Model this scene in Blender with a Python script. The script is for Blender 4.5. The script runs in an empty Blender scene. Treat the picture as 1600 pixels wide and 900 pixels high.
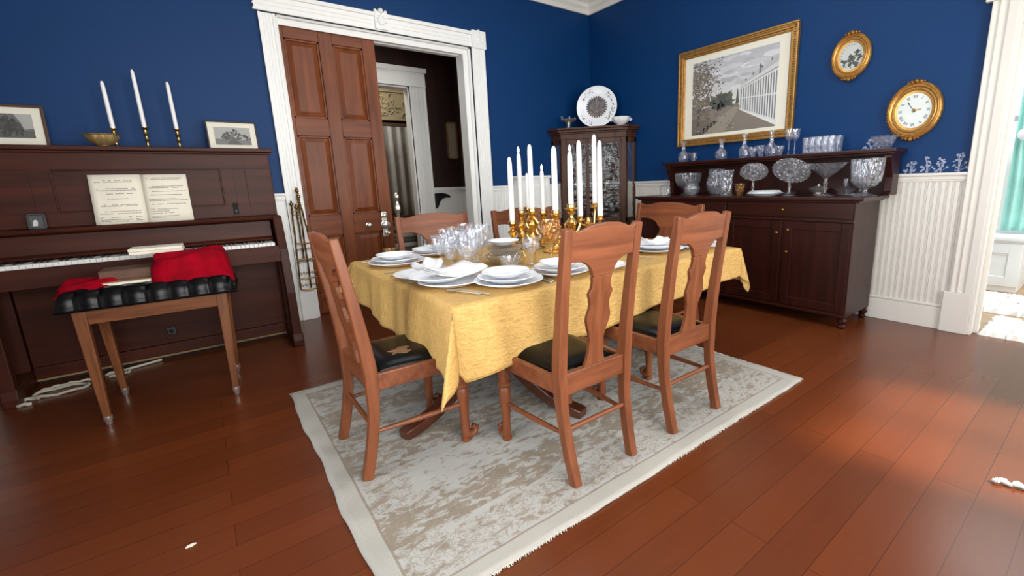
import bpy, math, random
from mathutils import Vector, Matrix
random.seed(7)
PI = math.pi
sc = bpy.context.scene
col = sc.collection
def R(d): return math.radians(d)
def S(r, g, b, a=1.0):
    f = lambda c: (c/255/12.92) if c/255 <= .04045 else ((c/255+.055)/1.055)**2.4
    return (f(r), f(g), f(b), a)

# ------------------------------------------------------------------ materials
def base(name):
    m = bpy.data.materials.new(name); m.use_nodes = True
    nt = m.node_tree
    return m, nt, nt.nodes['Principled BSDF']
def setp(p, **kw):
    names = dict(rough='Roughness', metal='Metallic', trans='Transmission Weight', ior='IOR', coat='Coat Weight',
                 coatr='Coat Roughness', sheen='Sheen Weight', spec='Specular IOR Level', alpha='Alpha', em='Emission Strength')
    for k, v in kw.items(): p.inputs[names[k]].default_value = v
def coords(nt, scale=(1, 1, 1), kind='Object'):
    tc = nt.nodes.new('ShaderNodeTexCoord'); mp = nt.nodes.new('ShaderNodeMapping')
    mp.inputs['Scale'].default_value = scale
    nt.links.new(tc.outputs[kind], mp.inputs['Vector']); return mp.outputs['Vector']
def noise(nt, vec, scale=5, detail=4, rough=.5, dist=0):
    n = nt.nodes.new('ShaderNodeTexNoise')
    n.inputs['Scale'].default_value = scale; n.inputs['Detail'].default_value = detail
    n.inputs['Roughness'].default_value = rough; n.inputs['Distortion'].default_value = dist
    nt.links.new(vec, n.inputs['Vector']); return n.outputs['Fac']
def ramp(nt, fac, stops):
    r = nt.nodes.new('ShaderNodeValToRGB'); e = r.color_ramp.elements
    e[0].position, e[0].color = stops[0]; e[1].position, e[1].color = stops[-1]
    for p, c in stops[1:-1]:
        x = e.new(p); x.color = c
    nt.links.new(fac, r.inputs['Fac']); return r.outputs['Color']
def bump(nt, p, h, strength=.2, dist=.01):
    b = nt.nodes.new('ShaderNodeBump'); b.inputs['Strength'].default_value = strength; b.inputs['Distance'].default_value = dist
    nt.links.new(h, b.inputs['Height']); nt.links.new(b.outputs['Normal'], p.inputs['Normal'])
def mix(nt, fac, a, b, mode='MIX'):
    m = nt.nodes.new('ShaderNodeMix'); m.data_type = 'RGBA'; m.blend_type = mode
    for v, i in ((fac, 0), (a, 6), (b, 7)):
        if hasattr(v, 'is_linked') or hasattr(v, 'node'): nt.links.new(v, m.inputs[i])
        else: m.inputs[i].default_value = v
    return m.outputs[2]
def mth(nt, op, a, b=0.0, clamp=False):
    m = nt.nodes.new('ShaderNodeMath'); m.operation = op; m.use_clamp = clamp
    for v, i in ((a, 0), (b, 1)):
        if hasattr(v, 'node'): nt.links.new(v, m.inputs[i])
        else: m.inputs[i].default_value = v
    return m.outputs[0]
def plain(name, c, rough=.5, metal=0, var=.08, scale=6, bmp=0, **kw):
    m, nt, p = base(name); setp(p, rough=rough, metal=metal, **kw)
    v = coords(nt); n = noise(nt, v, scale, 3)
    lo = tuple(x*(1-var) for x in c[:3])+(1,); hi = tuple(min(1, x*(1+var)) for x in c[:3])+(1,)
    nt.links.new(ramp(nt, n, [(.3, lo), (.7, hi)]), p.inputs['Base Color'])
    if bmp: bump(nt, p, noise(nt, v, scale*8, 2), bmp, .004)
    return m
def wood(name, dark, light, rough=.35, axis='z', scale=1.0, coat=.3, spec=.5, streak=1.0):
    m, nt, p = base(name); setp(p, rough=rough, coat=coat, coatr=.18, spec=spec)
    s = dict(x=(1.2, 14, 14), y=(14, 1.2, 14), z=(14, 14, 1.2))[axis]
    v = coords(nt, tuple(q*scale for q in s)); n = noise(nt, v, 1.6, 6, .6, .25)
    v2 = coords(nt, (1.3, 1.3, 1.3)); n2 = noise(nt, v2, 2.2, 3)
    c = ramp(nt, n, [(.28, dark), (.72, light)])
    d2 = tuple(x*.72 for x in dark[:3])+(1,)
    c = mix(nt, mth(nt, 'MULTIPLY', n2, .55*streak), c, mix(nt, .5, d2, dark))
    nt.links.new(c, p.inputs['Base Color']); bump(nt, p, n, .06, .003)
    return m
def glassm(name, tint=(1, 1, 1, 1), rough=0.02, cut=0, base_=.05, frost=0.0):
    # thin walled glass: clear layer, facing dependent mirror reflection, optional cut facets and a trace of frost
    m, nt, p = base(name)
    tr = nt.nodes.new('ShaderNodeBsdfTransparent'); tr.inputs['Color'].default_value = tint
    gl = nt.nodes.new('ShaderNodeBsdfGlossy'); gl.inputs['Roughness'].default_value = rough; gl.inputs['Color'].default_value = tuple(min(1, .35+.65*c) for c in tint[:3])+(1,)
    lw = nt.nodes.new('ShaderNodeLayerWeight'); lw.inputs['Blend'].default_value = .22
    if cut:
        v = coords(nt, (1, 1, .45)); vo = nt.nodes.new('ShaderNodeTexVoronoi'); vo.inputs['Scale'].default_value = cut
        nt.links.new(v, vo.inputs['Vector']); bp_ = nt.nodes.new('ShaderNodeBump'); bp_.inputs['Strength'].default_value = .75; bp_.inputs['Distance'].default_value = .012
        nt.links.new(vo.outputs['Distance'], bp_.inputs['Height'])
        for n_ in (gl, lw): nt.links.new(bp_.outputs['Normal'], n_.inputs['Normal'])
    mx = nt.nodes.new('ShaderNodeMixShader'); nt.links.new(mth(nt, 'ADD', mth(nt, 'MULTIPLY', lw.outputs['Facing'], .55), base_, True), mx.inputs[0])
    nt.links.new(tr.outputs[0], mx.inputs[1]); nt.links.new(gl.outputs[0], mx.inputs[2]); out = mx
    if frost:
        d = nt.nodes.new('ShaderNodeBsdfDiffuse'); d.inputs['Color'].default_value = (.93, .95, .98, 1)
        out = nt.nodes.new('ShaderNodeMixShader'); out.inputs[0].default_value = frost; nt.links.new(mx.outputs[0], out.inputs[1]); nt.links.new(d.outputs[0], out.inputs[2])
    nt.links.new(out.outputs[0], nt.nodes['Material Output'].inputs['Surface'])
    return m
def attr_paint(name, rough=.6):
    m, nt, p = base(name); setp(p, rough=rough)
    a = nt.nodes.new('ShaderNodeVertexColor'); a.layer_name = 'Col'
    n = noise(nt, coords(nt), 60, 3)
    c = mix(nt, mth(nt, 'MULTIPLY', n, .35), a.outputs['Color'], (.25, .25, .25, 1))
    nt.links.new(c, p.inputs['Base Color']); return m

M = {}
M['blue'] = plain('blue_wall_paint', S(0, 53, 104), .55, var=.06, scale=1.4, spec=.25, bmp=.02)
M['white'] = plain('white_trim_paint', S(242, 243, 240), .42, var=.02, scale=2)
M['cream'] = plain('cream_trim_paint', S(232, 229, 220), .45, var=.03, scale=2)
M['ceil'] = plain('ceiling_paint', S(226, 226, 224), .8, var=.02)
M['hallwood'] = wood('dark_hall_paneling', S(30, 13, 8), S(54, 24, 14), .45, 'z', .6)
M['beige'] = plain('beige_plaster', S(150, 136, 112), .8)
M['door'] = wood('varnished_door_wood', S(92, 44, 18), S(146, 78, 36), .42, 'z', .7, .06, .3)
M['doorx'] = wood('varnished_door_wood_cross', S(92, 44, 18), S(146, 78, 36), .42, 'x', .7, .06, .3)
M['piano'] = wood('piano_mahogany', S(50, 22, 14), S(88, 43, 29), .42, 'x', .6, .0, .16)
M['pianoz'] = wood('piano_mahogany_upright', S(48, 21, 13), S(84, 41, 28), .42, 'z', .6, .0, .16)
M['chair'] = wood('chair_oak', S(98, 52, 29), S(144, 86, 54), .42, 'z', 1.2, .06, .3)
M['chairx'] = wood('chair_oak_cross', S(98, 52, 29), S(148, 88, 56), .4, 'x', 1.2, .08, .34)
M['stool'] = wood('stool_walnut', S(90, 50, 26), S(148, 92, 54), .45, 'z', 1.4, .03, .25)
M['stoolx'] = wood('stool_walnut_cross', S(90, 50, 26), S(148, 92, 54), .45, 'x', 1.4, .03, .25)
M['table'] = wood('table_walnut', S(58, 26, 15), S(98, 50, 30), .35, 'x', 1, .3)
M['side'] = wood('sideboard_mahogany', S(32, 11, 7), S(64, 24, 16), .36, 'z', .7, .05, .28)
M['sidex'] = wood('sideboard_mahogany_cross', S(32, 11, 7), S(66, 25, 17), .3, 'y', .7, .1, .35)
M['cab'] = wood('cabinet_walnut', S(56, 32, 20), S(98, 60, 40), .42, 'z', .8, .05, .28)
M['leather'] = plain('black_leather', S(7, 7, 9), .27, var=.3, scale=9, bmp=.1, spec=.16)
M['worn'] = plain('worn_leather_patch', S(120, 88, 60), .6, var=.3, scale=20)
M['velvet'] = plain('red_velvet', S(138, 0, 22), .85, var=.35, scale=9, spec=.1)
M['paper'] = plain('aged_paper', S(236, 230, 212), .8, var=.03)
M['brass'] = plain('polished_brass', S(224, 188, 118), .2, 1.0, var=.12, scale=30)
M['oldbrass'] = plain('aged_brass', S(150, 118, 66), .34, 1.0, var=.3, scale=40)
M['silver'] = plain('silver', S(222, 219, 212), .28, .85, var=.12, scale=30)
M['iron'] = plain('black_iron', S(16, 16, 17), .45, .3)
M['gilt'] = plain('gilt_plaster', S(196, 150, 84), .36, .8, var=.18, scale=30, bmp=.15)
M['giltd'] = plain('dull_gilt', S(160, 116, 62), .4, .75, var=.3, scale=60, bmp=.3)
M['wax'] = plain('white_candle_wax', S(246, 246, 244), .4, var=.01, sheen=.1)
M['china'] = plain('white_china', S(240, 243, 247), .16, var=.01, spec=.6)
M['linen'] = plain('white_linen', S(240, 240, 240), .85, var=.03, bmp=.05)
M['glass'] = glassm('clear_glass')
M['crystal'] = glassm('cut_crystal', (.97, .98, 1, 1), .03, 42, .05, .03)
M['cutheavy'] = glassm('deep_cut_crystal', (.88, .85, .78, 1), .08, 60, .34, .10)
M['palegold'] = plain('pale_hammered_brass', S(196, 168, 110), .36, .6, var=.2, scale=50, bmp=.3)
M['amber'] = glassm('gold_tinted_glass', S(246, 226, 176), .05, 42, .12, .02)
m, nt, p = base('window_pane_glass'); tr = nt.nodes.new('ShaderNodeBsdfTransparent'); tr.inputs['Color'].default_value = (.94, .96, .96, 1)
gl = nt.nodes.new('ShaderNodeBsdfGlossy'); gl.inputs['Roughness'].default_value = .02; fr = nt.nodes.new('ShaderNodeFresnel'); fr.inputs['IOR'].default_value = 1.5
wv = noise(nt, coords(nt), 9, 4); bp_ = nt.nodes.new('ShaderNodeBump'); bp_.inputs['Strength'].default_value = .5; bp_.inputs['Distance'].default_value = .04
nt.links.new(wv, bp_.inputs['Height']); nt.links.new(bp_.outputs[0], gl.inputs['Normal'])
mx = nt.nodes.new('ShaderNodeMixShader'); nt.links.new(mth(nt, 'ADD', mth(nt, 'MULTIPLY', fr.outputs[0], .8), .0), mx.inputs[0]); nt.links.new(tr.outputs[0], mx.inputs[1]); nt.links.new(gl.outputs[0], mx.inputs[2])
nt.links.new(mx.outputs[0], nt.nodes['Material Output'].inputs['Surface']); M['pane'] = m
M['mirror'] = plain('mirror_silvering', S(205, 205, 200), .04, 1.0, var=.1)
M['teal'] = plain('teal_curtain_cloth', S(168, 222, 212), .8, var=.1)
M['shag'] = plain('white_shag_wool', S(244, 240, 232), .95, var=.08, scale=30, bmp=.5)
M['tan'] = plain('tan_floor', S(186, 156, 124), .6, var=.1)
M['cord'] = plain('white_cord_rubber', S(190, 186, 170), .5)
M['ebony'] = plain('ebony_key', S(16, 15, 16), .25)
M['ivory'] = plain('ivory_key', S(232, 232, 228), .25, var=.02)
M['gap'] = plain('recess_shade_black', S(10, 8, 7), .8)  # near-black for the latch hole's painted shade; also wicks and bottom board
M['raw'] = plain('raw_pale_wood', S(150, 122, 84), .8, var=.25, scale=20)
M['paint'] = attr_paint('printed_picture')
M['ink'] = plain('black_ink', S(28, 28, 30), .6)
M['dial'] = plain('clock_dial_enamel', S(228, 236, 232), .3, var=.03)
M['leaf'] = plain('white_stencil_blossom', S(170, 180, 205), .7, var=.2, scale=40)
M['blueframe'] = plain('black_frame_paint', S(24, 24, 30), .4)
M['brownframe'] = wood('brown_frame_wood', S(60, 36, 26), S(96, 62, 46), .4, 'x', 1)
M['mat_white'] = plain('picture_mount_card', S(232, 228, 212), .8, var=.02)
M['board'] = plain('brown_book_cloth', S(92, 62, 46), .6, var=.15, scale=14)
M['fringe'] = plain('rug_fringe_wool', S(200, 195, 184), .95)
m, nt, p = base('candle_flame'); p.inputs['Base Color'].default_value = (1, .9, .7, 1)
p.inputs['Emission Color'].default_value = (1, .9, .72, 1); setp(p, em=6.0); M['flame'] = m

# floor boards
m, nt, p = base('varnished_floor_boards'); setp(p, rough=.27, coat=.0, spec=.4)
v = coords(nt)
def brick(nt, v, c1, c2, mort, w, h, ms):
    b = nt.nodes.new('ShaderNodeTexBrick'); b.offset = .37; b.inputs['Scale'].default_value = 1
    b.inputs['Color1'].default_value = c1; b.inputs['Color2'].default_value = c2; b.inputs['Mortar'].default_value = mort
    b.inputs['Brick Width'].default_value = w; b.inputs['Row Height'].default_value = h; b.inputs['Mortar Size'].default_value = ms
    b.inputs['Mortar Smooth'].default_value = .2; b.inputs['Bias'].default_value = 0
    nt.links.new(v, b.inputs['Vector']); return b
b = brick(nt, v, S(108, 54, 25), S(91, 44, 19), S(56, 25, 11), 2.3, .135, .0016)
g = noise(nt, coords(nt, (1.5, 26, 1)), 1.5, 6, .6, .3)
c = mix(nt, mth(nt, 'MULTIPLY', g, .5), b.outputs['Color'], S(74, 30, 13))
n2 = noise(nt, coords(nt, (.8, .8, 1)), 1.5, 3)
c = mix(nt, mth(nt, 'MULTIPLY', n2, .22), c, S(136, 70, 36))
nt.links.new(c, p.inputs['Base Color']); bump(nt, p, b.outputs['Fac'], -.1, .002); M['floor'] = m

# rug: HX, HY half sizes, origin at its middle
HX, HY = 1.255, .99
m, nt, p = base('faded_woven_rug'); setp(p, rough=.95, spec=.1)
tc = nt.nodes.new('ShaderNodeTexCoord'); sp = nt.nodes.new('ShaderNodeSeparateXYZ'); nt.links.new(tc.outputs['Object'], sp.inputs[0])
ax = mth(nt, 'ABSOLUTE', sp.outputs[0]); ay = mth(nt, 'ABSOLUTE', sp.outputs[1])
e = mth(nt, 'MINIMUM', mth(nt, 'SUBTRACT', HX, ax), mth(nt, 'SUBTRACT', HY, ay))
v = coords(nt)
n_a = noise(nt, coords(nt, (1, 1.9, 1)), 15, 7, .66, .6); n_b = noise(nt, v, 1.7, 2, .5); n_c = noise(nt, coords(nt, (60, 160, 1)), 3, 3, .6)
zig = mth(nt, 'PINGPONG', mth(nt, 'ADD', sp.outputs[1], .33), .26)
band = mth(nt, 'GREATER_THAN', zig, .165)
thr = mth(nt, 'ADD', mth(nt, 'MULTIPLY', n_b, .22), mth(nt, 'MULTIPLY', band, .10))
mask = mth(nt, 'MULTIPLY', mth(nt, 'SUBTRACT', mth(nt, 'ADD', n_a, thr), .615), 10, True)
c = mix(nt, mth(nt, 'MULTIPLY', mask, .9), S(186, 187, 184), S(132, 114, 92))
edgeband = mth(nt, 'MULTIPLY', mth(nt, 'GREATER_THAN', e, .10), mth(nt, 'LESS_THAN', e, .27))
n_d = noise(nt, v, 21, 3, .5, 2.2)
vor = mth(nt, 'MULTIPLY', mth(nt, 'LESS_THAN', mth(nt, 'ABSOLUTE', mth(nt, 'SUBTRACT', n_d, .5)), .035), mth(nt, 'MULTIPLY', edgeband, .6))
c = mix(nt, vor, c, S(140, 124, 104))
line = mth(nt, 'LESS_THAN', mth(nt, 'ABSOLUTE', mth(nt, 'SUBTRACT', e, .082)), .005)
c = mix(nt, mth(nt, 'MULTIPLY', line, .8), c, S(132, 116, 98))
c = mix(nt, mth(nt, 'LESS_THAN', e, .078), c, S(184, 182, 174))
n_e = noise(nt, v, 120, 2)
c = mix(nt, mth(nt, 'MULTIPLY', n_c, .5), c, S(140, 134, 124)); c = mix(nt, mth(nt, 'MULTIPLY', n_e, .2), c, S(206, 202, 192))
nt.links.new(c, p.inputs['Base Color']); bump(nt, p, mth(nt, 'ADD', n_c, n_a), .5, .006); M['rug'] = m

# gold crinkled cloth, the crinkles' light and dark put into the colour
m, nt, p = base('gold_crinkled_cloth'); setp(p, rough=.55, sheen=.0, spec=.2)
uvn = nt.nodes.new('ShaderNodeUVMap')
def cn(sc_, scale, det, dist):
    mp = nt.nodes.new('ShaderNodeMapping'); mp.inputs['Scale'].default_value = sc_; mp.inputs['Rotation'].default_value = (0, 0, .5); nt.links.new(uvn.outputs[0], mp.inputs[0])
    n_ = nt.nodes.new('ShaderNodeTexNoise'); n_.inputs['Scale'].default_value = scale; n_.inputs['Detail'].default_value = det; n_.inputs['Distortion'].default_value = dist
    nt.links.new(mp.outputs[0], n_.inputs['Vector']); return n_.outputs['Fac']
h1 = cn((1, 6, 1), 26, 3, .5); h2 = cn((3, 1, 1), 55, 3, .6); h3 = cn((1, 1, 1), 9, 2, .2)
h = mth(nt, 'ADD', mth(nt, 'MULTIPLY', h1, .6), mth(nt, 'MULTIPLY', h2, .4))
c = ramp(nt, h, [(.3, S(180, 138, 72)), (.7, S(228, 190, 120))]); c = mix(nt, mth(nt, 'MULTIPLY', h3, .3), c, S(210, 170, 104))
nt.links.new(c, p.inputs['Base Color']); bump(nt, p, h, 1.0, .012); M['cloth'] = m

# ------------------------------------------------------------------ mesh builder
class MB:
    def __init__(s): s.v = []; s.f = []; s.m = []; s.sm = []; s.c = []; s.X = None
    def add(s, vs, fs, mi=0, smooth=False, c=None):
        o = len(s.v)
        for q in vs:
            q = Vector(q)
            s.v.append(s.X @ q if s.X is not None else q)
        for f in fs:
            s.f.append([i+o for i in f]); s.m.append(mi); s.sm.append(smooth); s.c.append(c)
        return s
    def box(s, x0, x1, y0, y1, z0, z1, mi=0, c=None):
        vs = [(x, y, z) for z in (z0, z1) for y in (y0, y1) for x in (x0, x1)]
        return s.add(vs, [(0, 2, 3, 1), (4, 5, 7, 6), (0, 1, 5, 4), (2, 6, 7, 3), (0, 4, 6, 2), (1, 3, 7, 5)], mi, False, c)
    def cbox(s, cx, cy, cz, w, d, h, mi=0): return s.box(cx-w/2, cx+w/2, cy-d/2, cy+d/2, cz-h/2, cz+h/2, mi)
    def prism(s, poly, plane, a0, a1, mi=0, c=None):
        f = dict(xy=lambda u, w, a: (u, w, a), xz=lambda u, w, a: (u, a, w), yz=lambda u, w, a: (a, u, w))[plane]
        n = len(poly); vs = [f(u, w, a0) for u, w in poly]+[f(u, w, a1) for u, w in poly]
        fs = [tuple(range(n))[::-1], tuple(range(n, 2*n))]+[(i, (i+1) % n, n+(i+1) % n, n+i) for i in range(n)]
        return s.add(vs, fs, mi, False, c)
    def face(s, pts, mi=0, c=None): return s.add(pts, [tuple(range(len(pts)))], mi, False, c)
    def lathe(s, prof, n=24, at=(0, 0, 0), sx=1, sy=1, mi=0, smooth=True, wob=None, cap=True):
        vs = []
        for k, (r, z) in enumerate(prof):
            for i in range(n):
                a = 2*PI*i/n; q = r*(1+(wob(a, k) if wob else 0))
                vs.append((at[0]+q*sx*math.cos(a), at[1]+q*sy*math.sin(a), at[2]+z))
        fs = []
        for k in range(len(prof)-1):
            for i in range(n):
                j = (i+1) % n; fs.append((k*n+i, k*n+j, (k+1)*n+j, (k+1)*n+i))
        if cap:
            fs.append(tuple(range(n))[::-1]); L = (len(prof)-1)*n; fs.append(tuple(range(L, L+n)))
        return s.add(vs, fs, mi, smooth)
    def tube(s, path, r, n=8, mi=0, sx=1.0, smooth=True, c=None):
        P = [Vector(q) for q in path]; rs = r if isinstance(r, (list, tuple)) else [r]*len(P); vs = []
        up = Vector((0, 0, 1)); prev = None
        for i, q in enumerate(P):
            t = (P[min(i+1, len(P)-1)]-P[max(i-1, 0)]).normalized()
            if prev is None: u = t.cross(up if abs(t.z) < .9 else Vector((0, 1, 0))).normalized()
            else: u = (prev-t*prev.dot(t)).normalized()
            prev = u; w = t.cross(u)
            for k in range(n):
                a = 2*PI*k/n; vs.append(q+(u*math.cos(a)*sx+w*math.sin(a))*rs[i])
        fs = [(i*n+k, i*n+(k+1) % n, (i+1)*n+(k+1) % n, (i+1)*n+k) for i in range(len(P)-1) for k in range(n)]
        fs += [tuple(range(n))[::-1], tuple(range((len(P)-1)*n, len(P)*n))]
        return s.add(vs, fs, mi, smooth, c)
    def rail(s, path, W, D, side=(1, 0, 0), mi=0):
        # rectangular section swept along a path: W along `side`, D across it
        P = [Vector(q) for q in path]; sd = Vector(side).normalized(); vs = []; L = len(P)
        for i, q in enumerate(P):
            t = (P[min(i+1, L-1)]-P[max(i-1, 0)]).normalized(); nrm = t.cross(sd).normalized()
            w_ = W[i] if isinstance(W, (list, tuple)) else W; d_ = D[i] if isinstance(D, (list, tuple)) else D
            for a, b_ in ((-1, -1), (1, -1), (1, 1), (-1, 1)): vs.append(q+sd*a*w_/2+nrm*b_*d_/2)
        fs = [(i*4+k, i*4+(k+1) % 4, (i+1)*4+(k+1) % 4, (i+1)*4+k) for i in range(L-1) for k in range(4)]
        fs += [(3, 2, 1, 0), ((L-1)*4, (L-1)*4+1, (L-1)*4+2, (L-1)*4+3)]
        return s.add(vs, fs, mi)
    def ball(s, c, r, n=10, k=6, mi=0, sz=1):
        return s.lathe([(r*math.sin(PI*max(.02, min(.98, i/k))), -r*sz*math.cos(PI*i/k)) for i in range(k+1)], n, c, mi=mi)
    def grid(s, P, nu, nv, mi=0, smooth=True):
        return s.add(P, [(j*nu+i, j*nu+i+1, (j+1)*nu+i+1, (j+1)*nu+i) for j in range(nv-1) for i in range(nu-1)], mi, smooth)
    def build(s, name, mats, parent=None, loc=(0, 0, 0), rotz=0, bevel=0, seg=2, angle=40, sub=0, solid=0):
        me = bpy.data.meshes.new(name); me.from_pydata([tuple(q) for q in s.v], [], s.f)
        if not isinstance(mats, (list, tuple)): mats = [mats]
        for m_ in mats: me.materials.append(m_)
        me.polygons.foreach_set('material_index', s.m)
        me.polygons.foreach_set('use_smooth', s.sm)
        if any(c is not None for c in s.c):
            ca = me.color_attributes.new('Col', 'FLOAT_COLOR', 'CORNER')
            for pl in me.polygons:
                cc = s.c[pl.index] or (1, 1, 1, 1)
                for li in pl.loop_indices: ca.data[li].color = cc
        me.update()
        if any(s.sm): me.set_sharp_from_angle(angle=R(angle))
        o = bpy.data.objects.new(name, me); col.objects.link(o)
        o.location = loc; o.rotation_euler = (0, 0, rotz)
        if parent is not None: o.parent = parent
        if solid:
            q = o.modifiers.new('t', 'SOLIDIFY'); q.thickness = solid; q.offset = -1
        if bevel:
            q = o.modifiers.new('b', 'BEVEL'); q.width = bevel; q.segments = seg; q.limit_method = 'ANGLE'; q.angle_limit = R(40)
        if sub:
            q = o.modifiers.new('s', 'SUBSURF'); q.levels = sub; q.render_levels = sub
        return o
def tag(o, label, cat, group=None):
    o['label'] = label; o['category'] = cat
    if group: o['group'] = group
    return o
def thing(name, label, cat, loc=(0, 0, 0), rotz=0, group=None):
    o = bpy.data.objects.new(name, None); col.objects.link(o); o.empty_display_size = .1
    o.location = loc; o.rotation_euler = (0, 0, rotz); return tag(o, label, cat, group)
def struct(mb, name, mats, **kw):
    o = mb.build(name, mats, **kw); o['kind'] = 'structure'; return o
def dup(root, loc, rotz=0, label=None, scale=None):
    r = root.copy(); col.objects.link(r); r.location = loc; r.rotation_euler = (0, 0, rotz)
    if label: r['label'] = label
    if scale: r.scale = scale
    for ch in list(root.children):
        c = ch.copy(); col.objects.link(c); c.parent = r
        for g_ in list(ch.children):
            d = g_.copy(); col.objects.link(d); d.parent = c
    return r
def lerp(a, b, t): return a+(b-a)*t
def interp(tab, x):
    for (x0, y0), (x1, y1) in zip(tab, tab[1:]):
        if x <= x1: return lerp(y0, y1, 0 if x1 == x0 else max(0, (x-x0)/(x1-x0)))
    return tab[-1][1]

# ================================================================== ROOM SHELL
H = 3.62; RAIL = 1.232; WX, WY = -6.4, -6.4
OX0, OX1, OZ = -3.754, -1.836, 2.788            # wide opening in the back wall
RY0, RY1, RZ = -6.0, -4.285, 2.40               # opening in the right wall
b = MB(); b.box(WX, .2, WY, 0, -.06, 0); b.box(OX0, OX1, 0, .2, -.06, 0); b.box(-5, .4, .2, 4.2, -.06, 0); struct(b, 'floor', M['floor'])
b = MB(); b.box(WX-.2, .2, WY-.2, .2, H, H+.1); struct(b, 'ceiling', M['ceil'])
b = MB(); b.box(WX-.2, OX0, 0, .2, 0, H); b.box(OX1, .2, 0, .2, 0, H); b.box(OX0, OX1, 0, .2, OZ, H); struct(b, 'wall_back', M['blue'])
b = MB(); b.box(0, .2, RY1, 0, 0, H); b.box(0, .2, WY-.2, RY0, 0, H); b.box(0, .2, RY0, RY1, RZ, H); struct(b, 'wall_right', M['blue'])
W1 = (-2.0, -.85, .45, 2.75)                  # sunny window behind the viewer
W2 = (-5.1, -2.8, .5, 2.75)
W3 = (-5.0, -2.6, .5, 2.75)                     # y range, in the left wall
b = MB()
b.box(WX-.2, .2, WY-.2, WY, 0, .45); b.box(WX-.2, .2, WY-.2, WY, 2.75, H); b.box(WX-.2, W2[0], WY-.2, WY, .45, 2.75)
b.box(W2[1], W1[0], WY-.2, WY, .45, 2.75); b.box(W1[1], .2, WY-.2, WY, .45, 2.75); b.box(W2[0], W2[1], WY-.2, WY, .45, .5)
struct(b, 'wall_front', M['blue'])
b = MB(); b.box(WX-.2, WX, WY, W3[0], 0, H); b.box(WX-.2, WX, W3[1], 0, 0, H); b.box(WX-.2, WX, W3[0], W3[1], 0, W3[2]); b.box(WX-.2, WX, W3[0], W3[1], W3[3], H)
struct(b, 'wall_left', M['blue'])
def window(name, a0, a1, z0, z1, pos, axis, sun_block):
    fr = MB(); t = .06
    def bx(u0, u1, w0, w1, d0, d1, mb):
        if axis == 'x': mb.box(u0, u1, pos+d0, pos+d1, w0, w1)
        else: mb.box(pos+d0, pos+d1, u0, u1, w0, w1)
    for u0, u1, w0, w1 in ((a0, a0+t, z0, z1), (a1-t, a1, z0, z1), (a0, a1, z0, z0+t), (a0, a1, z1-t, z1), (a0, a1, (z0+z1)/2-.035, (z0+z1)/2+.035)): bx(u0, u1, w0, w1, -.14, -.06, fr)
    mid = (a0+a1)/2; bx(mid-.02, mid+.02, z0, z1, -.12, -.08, fr)
    for u0, u1, w0, w1 in ((a0-.13, a0, z0-.1, z1+.15), (a1, a1+.13, z0-.1, z1+.15), (a0-.13, a1+.13, z1, z1+.17), (a0-.16, a1+.16, z0-.12, z0)): bx(u0, u1, w0, w1, .002, .03, fr)
    o = struct(fr, name, M['white'], bevel=.004)
    if sun_block:
        s = MB(); bx(a0, a1, z0, z1, -.19, -.18, s); s.build('sun_block_panel', M['linen'], o)  # added opaque panel, out of view, keeps the sun out of this window
window('window_1', W1[0], W1[1], W1[2], W1[3], WY, 'x', False)
window('window_2', W2[0], W2[1], W2[2], W2[3], WY, 'x', True)
window('window_3', W3[0], W3[1], W3[2], W3[3], WX, 'y', True)

# crown moulding
CR = [(0, -.17), (.02, -.17), (.025, -.12), (.05, -.09), (.06, -.05), (.10, -.03), (.11, 0), (0, 0)]
b = MB(); b.prism([(-u, H+w) for u, w in CR], 'yz', WX, 0); b.prism([(WY+u, H+w) for u, w in CR], 'yz', WX, 0)
b.prism([(-u, H+w) for u, w in CR], 'xz', WY, 0); b.prism([(WX+u, H+w) for u, w in CR], 'xz', WY, 0)
struct(b, 'trim_1', M['cream'])
# wainscot: beaded boards, rail, baseboard
def beadboard(mb, a0, a1, fixed, along, z0, z1, face=.014):
    def bx(u0, u1, d, w0, w1):
        if along == 'x': mb.box(u0, u1, fixed-d, fixed, w0, w1)
        else: mb.box(fixed-d, fixed, u0, u1, w0, w1)
    bx(a0, a1, face*.5, z0, z1); n = max(1, int((a1-a0)/.042)); s = (a1-a0)/n
    for i in range(n):
        u = a0+i*s; bx(u+.004, u+s*.62, face, z0, z1); bx(u+s*.68, u+s*.82, face, z0, z1); bx(u+s*.87, u+s-.002, face*.9, z0, z1)
def rail(mb, a0, a1, fixed, along):
    for d, w0, w1 in ((.022, 1.165, RAIL-.022), (.03, 1.18, 1.19), (.042, RAIL-.022, RAIL)):
        if along == 'x': mb.box(a0, a1, fixed-d, fixed, w0, w1)
        else: mb.box(fixed-d, fixed, a0, a1, w0, w1)
def baseb(mb, a0, a1, fixed, along):
    for d, w0, w1 in ((.022, 0, .175), (.016, .175, .19), (.026, .185, .2)):
        if along == 'x': mb.box(a0, a1, fixed-d, fixed, w0, w1)
        else: mb.box(fixed-d, fixed, a0, a1, w0, w1)
CX0, CX1 = -3.885, -1.669
b = MB()
for a0, a1 in ((WX, CX0), (CX1, 0)): beadboard(b, a0, a1, 0, 'x', .19, 1.17)
struct(b, 'trim_2', M['white'])
b = MB()
for a0, a1 in ((WX, CX0), (CX1, 0)): rail(b, a0, a1, 0, 'x')
struct(b, 'trim_3', M['white'], bevel=.004)
b = MB()
for a0, a1 in ((WX, CX0), (CX1, 0)): baseb(b, a0, a1, 0, 'x')
struct(b, 'baseboard_back', M['white'], bevel=.003)
b = MB(); beadboard(b, -4.16, 0, 0, 'y', .19, 1.17); struct(b, 'trim_4', M['cream'])
b = MB(); rail(b, -4.15, 0, 0, 'y'); struct(b, 'trim_5', M['cream'], bevel=.004)
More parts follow.
